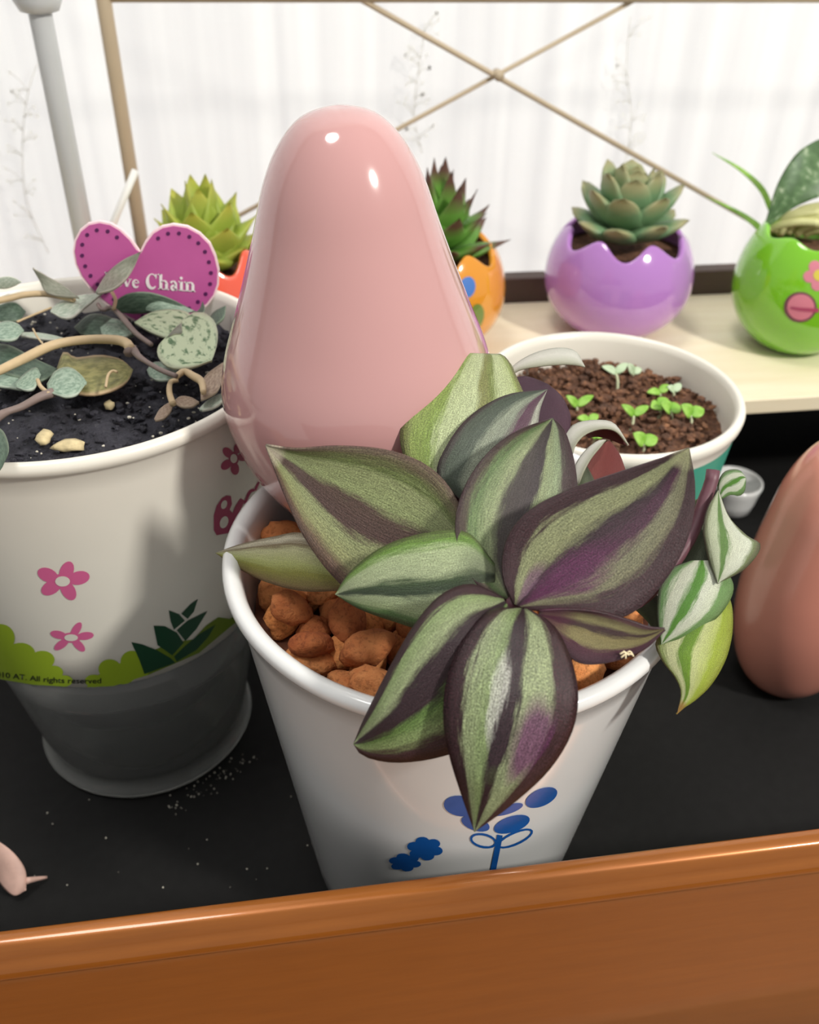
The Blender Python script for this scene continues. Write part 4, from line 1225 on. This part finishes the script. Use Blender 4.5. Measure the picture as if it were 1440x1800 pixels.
# (tip px of the two cotyledons, top of stem px, foot px, tone, where)
SPR = [((629, 0), None)]
SEED = [
    ((1064, 647), (1098, 643), (1083, 656), (1086, 684), 'p', 'pale two-leaved sprout near the middle of the soil'),
    ((1106, 643), (1124, 650), (1113, 656), (1112, 668), 'p', 'small pale sprout right beside the pale middle one'),
    ((1051, 610), (1080, 612), (1066, 620), (1066, 632), 'g', 'bright green sprout at the back of the soil'),
    ((1008, 608), (1032, 606), (1020, 615), (1020, 628), 'g', 'small green sprout by the back rim, above the pale curled leaf'),
    ((940, 605), (962, 604), (950, 610), (950, 620), 'g', 'faint tiny sprout at the back left rim'),
    ((1143, 690), (1172, 680), (1160, 690), (1158, 706), 'g', 'light green sprout left of the paired sprouts'),
    ((1176, 682), (1194, 678), (1184, 688), (1182, 700), 'p', 'pale sprout touching the light green one'),
    ((1148, 716), (1170, 704), (1160, 714), (1158, 736), 'g', 'round-leaved sprout, left of the front pair'),
    ((1166, 712), (1192, 716), (1179, 722), (1180, 744), 'g', 'round-leaved sprout, right of the front pair'),
    ((1202, 716), (1232, 722), (1215, 730), (1213, 752), 'g', 'yellow-green sprout nearest the right rim'),
    ((1098, 716), (1134, 718), (1114, 730), (1108, 756), 'g', 'two-leaved sprout in front of the brown clumps'),
    ((1000, 700), (1036, 700), (1014, 714), (1012, 728), 'g', 'green sprout beside the dark purple leaf'),
    ((1020, 736), (1048, 732), (1036, 740), (1034, 752), 'g', 'green sprout peeking over the curled red leaf'),
    ((1118, 766), (1150, 772), (1132, 780), (1130, 796), 'g', 'bent bright green sprout at the front rim'),
    ((1036, 762), (1056, 764), (1046, 768), (1044, 776), 'g', 'shaded sprout under the curled red leaf'),
]
for (l_, r_, st, ft, tone, lab) in SEED:
    foot = PZ(ft[0], ft[1], 9.25)
    dpt = (foot-CAM).dot(FW)
    top = PD(st[0], st[1], dpt-0.15)
    A1 = PD(l_[0], l_[1], dpt-0.35); B1 = PD(r_[0], r_[1], dpt-0.1)
    s_ = empty('seedling', foot, lab, 'seedling', 'sprouts in the seedling pot')
    P = tube([foot-Vector((0, 0, 0.1)), (foot+top)/2+Vector((0.03, 0, 0)), top], [0.05, 0.045], 6, 6)
    mk('stem', P[0], P[1], M['sprout_stem'], s_)
    mt = M['sprout'] if tone == 'g' else M['sprout_pale']
    wd = 0.42 if 'round' in lab or 'bent' in lab or 'yellow' in lab else 0.28
    for q in (A1, B1):
        q2 = top + (q-top)*1.35
        blade(top, q2, wd, (CAM-top).normalized()+Vector((0, 0, 0.8)), mt, 'seed_leaf', s_, 0.08)

# small white cup behind the trailing shoots
cc = PZ(1281, 892, 0.0)
cup = empty('white_cup', (cc.x, cc.y, 0), 'small white ceramic cup on the tray floor, half hidden behind the trailing right-hand shoots', 'cup')
prof = [(0, 0.02), (0.75, 0.0), (0.92, 0.12), (1.02, 0.6), (1.1, 1.1), (1.16, 1.36), (1.14, 1.48), (1.06, 1.5), (1.0, 1.42), (0.9, 0.8), (0.7, 0.35), (0, 0.3)]
P = lathe(prof, (cc.x, cc.y, 0), 48)
mk('cup_body', P[0], P[1], M['white_glaze'], cup)

# ------------------------------------------------------------------ egg pots on the shelf
def egg_pot(u, v_, wpx, top_px, col, label, zig, phase=0.0, z0=SZ, amp=0.14):
    c = PZ(u, v_, z0)
    dpt = (c-CAM).dot(FW)
    R = wpx/2*dpt/FPX*0.97
    tp = PD(u, top_px, dpt-0.2)
    H = max(2.0, tp.z-z0)
    m_ = plain('egg_glaze', col, 0.12, 0.8, var=0.03, nscale=20)
    m_in = plain('egg_inside', tuple(min(1, x*0.9+0.1) for x in col[:3])+(1,), 0.3)
    e = empty('egg_pot', c, label, 'pot', 'egg-shaped pots on the shelf')
    seg, rows = 96, 22
    def rad(q):                      # q = height fraction
        return R*max(0.05, math.sqrt(max(0.0, 1-((q-0.48)/(0.53 if q < 0.48 else 0.66))**2)))
    vs_, fs_ = [], []
    for j in range(rows+1):
        q = j/rows
        for i in range(seg):
            a = 2*math.pi*i/seg + phase
            tri = abs(((i/seg*zig) % 1)*2-1)
            tri = 0.5-0.5*math.cos(math.pi*tri)*0.9 - 0.05
            hmax = H*(1-amp+amp*tri)
            z = hmax*q
            qq = z/H
            r_ = rad(qq*0.94)
            vs_.append(c+Vector((r_*math.cos(a), r_*math.sin(a), z)))
    for j in range(rows):
        for i in range(seg):
            k = (i+1) % seg
            fs_.append((j*seg+i, j*seg+k, (j+1)*seg+k, (j+1)*seg+i))
    fs_.append(tuple(reversed(range(seg))))
    o_ = mk('egg_shell', vs_, fs_, m_, e, mats=[m_in])
    solid(o_, 0.22, -1, 1)
    bevel(o_, 0.06, 2)
    o_.modifiers['bevel'].angle_limit = math.radians(50)
    zs = z0+H*0.74
    rs = rad(0.74*0.94)-0.25
    P_ = lathe([(0, zs+0.1), (rs*0.6, zs+0.05), (rs, zs)], (c.x, c.y, 0), 32)
    mk('soil', P_[0], P_[1], M['coir'], e)
    def rfun(z):
        return rad((z-z0)/H*0.94)
    return e, c, dpt, R, H, rfun, zs
def succ_leaf(parent, c, az, el, L_, W_, T_, mat, point=0.25, name='leaf_blade', curve=0.15, pw=1.15):
    """plump succulent leaf: closed mesh from c outward"""
    d = Vector((math.cos(az)*math.cos(el), math.sin(az)*math.cos(el), math.sin(el)))
    s_ = Vector((-math.sin(az), math.cos(az), 0))
    n_ = s_.cross(d)*-1
    if n_.z < 0: n_ = -n_
    nu, na = 12, 12
    vs_, fs_, uv = [], [], []
    for i in range(nu+1):
        u = i/nu
        w_ = W_*(math.sin(math.pi*min(1, 0.12+0.62*u/(1-point+1e-6)*0.8)) if u < 1-point else math.sin(math.pi*0.616)*(1-((u-(1-point))/point)**pw) if pw < 2 else math.sin(math.pi*0.616)*math.sqrt(max(0, 1-((u-(1-point))/point)**2)))
        w_ = max(w_, 0.01)
        tt = T_*(0.45+0.55*math.sin(math.pi*min(1, u*1.02)))*max(0.12, min(1, w_/W_*1.2))
        cen = c+d*(L_*u)+n_*(curve*L_*(u*u))
        for k in range(na):
            a = 2*math.pi*k/na
            vs_.append(cen+s_*(w_/2*math.cos(a))+n_*(tt/2*math.sin(a)))
            uv.append((0.5+0.5*math.cos(a), u))
    for i in range(nu):
        for k in range(na):
            k2 = (k+1) % na
            fs_.append((i*na+k, i*na+k2, (i+1)*na+k2, (i+1)*na+k))
    fs_.append(tuple(range(na))); fs_.append(tuple(nu*na+k for k in reversed(range(na))))
    return mk(name, vs_, fs_, mat, parent, uvs=uv)
def tipmat(name, body, body2, tip, start=0.75, trans=0.1, rough=0.45):
    t_ = NT(name)
    tc = t_.n('ShaderNodeTexCoord'); sp = t_.n('ShaderNodeSeparateXYZ'); t_.l(tc.outputs['UV'], sp.inputs[0])
    nz = t_.noise(tc.outputs['Object'], 90, 3)
    y = t_.math('ADD', sp.outputs[1], t_.math('MULTIPLY', t_.math('SUBTRACT', nz, 0.5), 0.2))
    t_.l(t_.ramp(y, [(0.05, body2), (0.45, body), (start, body), (min(1, start+0.22), tip)]).outputs[0], t_.b.inputs['Base Color'])
    t_.b.inputs['Roughness'].default_value = rough
    if trans: translucent(t_, trans)
    return t_.m
def rosette(name, c, rings, mat, label, phase=0.0, point=0.25, curve=0.15, pw=1.15):
    e = empty(name, c, label, 'succulent')
    c = Vector(c)
    for ri, (cnt, el, L_, W_, T_, dz) in enumerate(rings):
        for k in range(cnt):
            az = 2*math.pi*(k+0.5*(ri % 2))/cnt + phase + random.uniform(-0.1, 0.1)
            succ_leaf(e, c+Vector((0, 0, dz)), az, math.radians(el+random.uniform(-5, 5)), L_*random.uniform(0.92, 1.06), W_, T_, mat, point, curve=curve, pw=pw)
    return e
# purple
e, c, dpt, R, H, rf, zs = egg_pot(1072, 576, 256, 352, rgb(176, 124, 196), 'lilac egg-shaped pot with jagged rim, holding a round-leaved succulent', 7, 0.35)
k = R
m_ = tipmat('sedge_green', rgb(116, 150, 110), rgb(84, 112, 76), rgb(164, 160, 118), 0.72)
rosette('succulent', (c.x, c.y, zs+0.45), [(8, 8, k*0.8, k*0.5, k*0.2, 0.25), (7, 28, k*0.84, k*0.54, k*0.2, 0.5), (6, 48, k*0.82, k*0.54, k*0.2, 0.65), (5, 64, k*0.74, k*0.48, k*0.18, 0.75), (3, 80, k*0.62, k*0.36, k*0.16, 0.85)], m_,
        'round-leaved grey-green rosette succulent in the lilac egg pot', 0.25, 0.5, 0.22, 2.4)
# green
e, c, dpt, R, H, rf, zs = egg_pot(1386, 602, 242, 350, rgb(124, 196, 40), 'bright green egg-shaped pot with pink printed spots', 7, 0.1, amp=0.05)
M['pink_spot'] = plain('pink_spot_print', rgb(214, 130, 148), 0.25, 0.4)
M['yellow_spot'] = plain('yellow_spot_print', rgb(214, 200, 80), 0.25, 0.4)
M['plum_line'] = plain('plum_outline_print', rgb(120, 70, 84), 0.3)
gc = (c.x, c.y)
def pe(name, polys, mat, off, parent):
    return print_on(name, polys, M[mat], parent, gc, rf, off, 8)
pe('printed_spot', [ell(1407, 540, 29, 27, 0)], 'plum_line', 0.015, e)
pe('printed_spot', [ell(1408, 540, 24, 23, 0)], 'pink_spot', 0.03, e)
pe('printed_stroke', [ribbon([(1390, 541), (1410, 544), (1440, 546)], [4, 6, 7])], 'rose_print', 0.045, e)
pe('printed_flower', [ell(1440+17*math.cos(a), 484+17*math.sin(a), 11, 11, 0, 12) for a in [0.5+k*1.2566 for k in range(5)]], 'pink_spot', 0.02, e)
pe('printed_flower', [ell(1440, 484, 10, 10, 0, 14)], 'yellow_spot', 0.035, e)
gpl = empty('leafy_plant', (c.x, c.y, zs), 'plant with broad dark green veined leaf and thin blades in the green egg pot', 'plant')
t = NT('veined_leaf')
tc = t.n('ShaderNodeTexCoord')
mp = t.n('ShaderNodeMapping'); mp.inputs['Rotation'].default_value = (0, 0, 0.6); mp.inputs['Scale'].default_value = (1.0, 4, 1); t.l(tc.outputs['UV'], mp.inputs[0])
nz = t.noise(mp.outputs[0], 3.4, 4, 0.5)
t.l(t.ramp(nz, [(0.42, rgb(76, 106, 66)), (0.56, rgb(96, 128, 84)), (0.68, rgb(176, 192, 160))]).outputs[0], t.b.inputs['Base Color'])
t.b.inputs['Roughness'].default_value = 0.35
translucent(t, 0.1)
M['veined'] = t.m
d0 = dpt
leaf(LF, gpl, [(1340, 408, d0-1.6), (1350, 375, d0-1.8), (1366, 325, d0-2.0), (1392, 280, d0-2.2), (1420, 255, d0-2.3), (1470, 235, d0-2.4), (1530, 240, d0-2.4)],
     [(1340, 408, d0-1.6), (1365, 388, d0-1.9), (1395, 366, d0-2.2), (1430, 350, d0-2.4), (1470, 335, d0-2.5), (1510, 300, d0-2.5), (1530, 240, d0-2.4)], (M['veined'], UG), cup=0.15)
M['root_pale'] = plain('pale_root', rgb(206, 206, 150), 0.5, var=0.12)
for q in ([(1362, 408), (1372, 390), (1392, 378), (1440, 372)], [(1385, 410), (1398, 392), (1420, 382), (1460, 376)], [(1350, 405), (1368, 396), (1400, 390), (1440, 392)], [(1400, 412), (1412, 402), (1430, 395), (1460, 392)],
          [(1372, 412), (1378, 398), (1405, 372), (1450, 360)], [(1415, 412), (1430, 405), (1450, 402), (1470, 400)]):
    P = tube([PD(u, v_, d0-1.0-0.3*i) for i, (u, v_) in enumerate(q)], [0.16, 0.2, 0.16], 8, 12)
    mk('stem', P[0], P[1], M['root_pale'], gpl)
leaf(LF, gpl, [(1352, 372, d0), (1335, 335, d0), (1300, 300, d0+0.2), (1252, 268, d0+0.4)], [(1362, 368, d0), (1343, 328, d0), (1304, 295, d0+0.2), (1252, 268, d0+0.4)], (M['sprout'], UG), nu=12, nv=4, cup=0.03)
leaf(LF, gpl, [(1335, 408, d0), (1318, 392, d0), (1290, 372, d0+0.2), (1240, 345, d0+0.4)], [(1345, 400, d0), (1324, 384, d0), (1294, 367, d0+0.2), (1240, 345, d0+0.4)], (M['sprout'], UG), nu=12, nv=4, cup=0.03)
# orange
e, c, dpt, R, H, rf, zs = egg_pot(766, 600, 236, 372, rgb(222, 148, 48), 'orange egg-shaped pot with blue and green spots, beside the pink ornament', 7, 0.6)
M['blue_spot'] = plain('blue_spot_print', rgb(72, 120, 196), 0.25, 0.4)
M['green_spot'] = plain('green_spot_print', rgb(112, 134, 60), 0.25, 0.4)
gc = (c.x, c.y)
pe('printed_spot', [ell(822, 505, 14, 19, 10)], 'blue_spot', 0.02, e)
pe('printed_spot', [ell(838, 556, 13, 22, 10)], 'green_spot', 0.02, e)
k = R
m_ = tipmat('agave_green', rgb(104, 156, 64), rgb(66, 104, 48), rgb(96, 66, 54), 0.62)
rosette('succulent', (c.x, c.y, zs+0.1), [(9, 14, k*1.0, k*0.5, k*0.16, 0.25), (8, 34, k*1.0, k*0.5, k*0.16, 0.5), (7, 54, k*1.05, k*0.46, k*0.15, 0.7), (5, 72, k*1.1, k*0.4, k*0.14, 0.85)], m_,
        'dark-tipped pointed green succulent in the orange egg pot', 0.5, 0.5, 0.12)
# red
e, c, dpt, R, H, rf, zs = egg_pot(385, 640, 238, 362, rgb(232, 96, 74), 'coral red egg-shaped pot between the heart label and the pink ornament', 7, 0.2)
k = R
m_ = tipmat('lime_succulent', rgb(176, 196, 84), rgb(128, 156, 66), rgb(206, 206, 96), 0.72, 0.35)
rosette('succulent', (c.x, c.y, zs+0.2), [(7, 20, k*0.85, k*0.74, k*0.22, 0.1), (7, 38, k*0.98, k*0.78, k*0.22, 0.2), (6, 54, k*1.06, k*0.74, k*0.2, 0.3), (5, 72, k*1.05, k*0.6, k*0.18, 0.4)], m_,
        'lime green pointed rosette succulent in the coral red egg pot', 0.35, 0.5, 0.1, 1.35)

# ------------------------------------------------------------------ small things on the tray floor
M['petal'] = plain('dry_petal', rgb(198, 164, 152), 0.6, var=0.15, nscale=200)
pt = empty('fallen_petal', PZ(20, 1530, 0.0), 'dry pinkish fallen petal on the black tray floor, bottom left', 'petal')
leaf('petal_blade', pt, [(-30, 1470, 1.2), (-5, 1478, 1.3), (25, 1500, 1.1), (45, 1530, 0.7), (46, 1565, 0.3)], [(-30, 1490, 0.6), (-15, 1530, 0.5), (5, 1560, 0.4), (25, 1575, 0.3), (46, 1565, 0.3)], (M['petal'], M['petal']), conv=PZ, cup=0.2, th=0.06)
P = tube([PZ(46, 1548, 0.5), PZ(62, 1545, 0.3), PZ(82, 1542, 0.1)], [0.1, 0.04], 6, 6)
mk('stalk', P[0], P[1], M['petal'], pt)
rnd = random.Random(5)
ico = bmesh.new(); bmesh.ops.create_icosphere(ico, subdivisions=1, radius=1)
iv = [v_.co.copy() for v_ in ico.verts]; if_ = [tuple(x.index for x in f_.verts) for f_ in ico.faces]; ico.free()
VS, FS = [], []
for _ in range(80):
    q = rnd.random()
    u, v_ = 300+140*q+rnd.gauss(0, 9), 1425-95*q+rnd.gauss(0, 9)
    if rnd.random() < 0.3: u, v_ = rnd.uniform(60, 560), rnd.uniform(1400, 1560)
    ct = PZ(u, v_, 0.03); s_ = rnd.uniform(0.01, 0.032)
    n0 = len(VS); VS += [ct+p*s_ for p in iv]; FS += [tuple(i+n0 for i in f_) for f_ in if_]
o = mk('floor_dust', VS, FS, M['perlite'], base=(-6, -1, 0))
tag(o, 'scattered pale dust specks on the black tray floor', 'dust', kind='stuff')
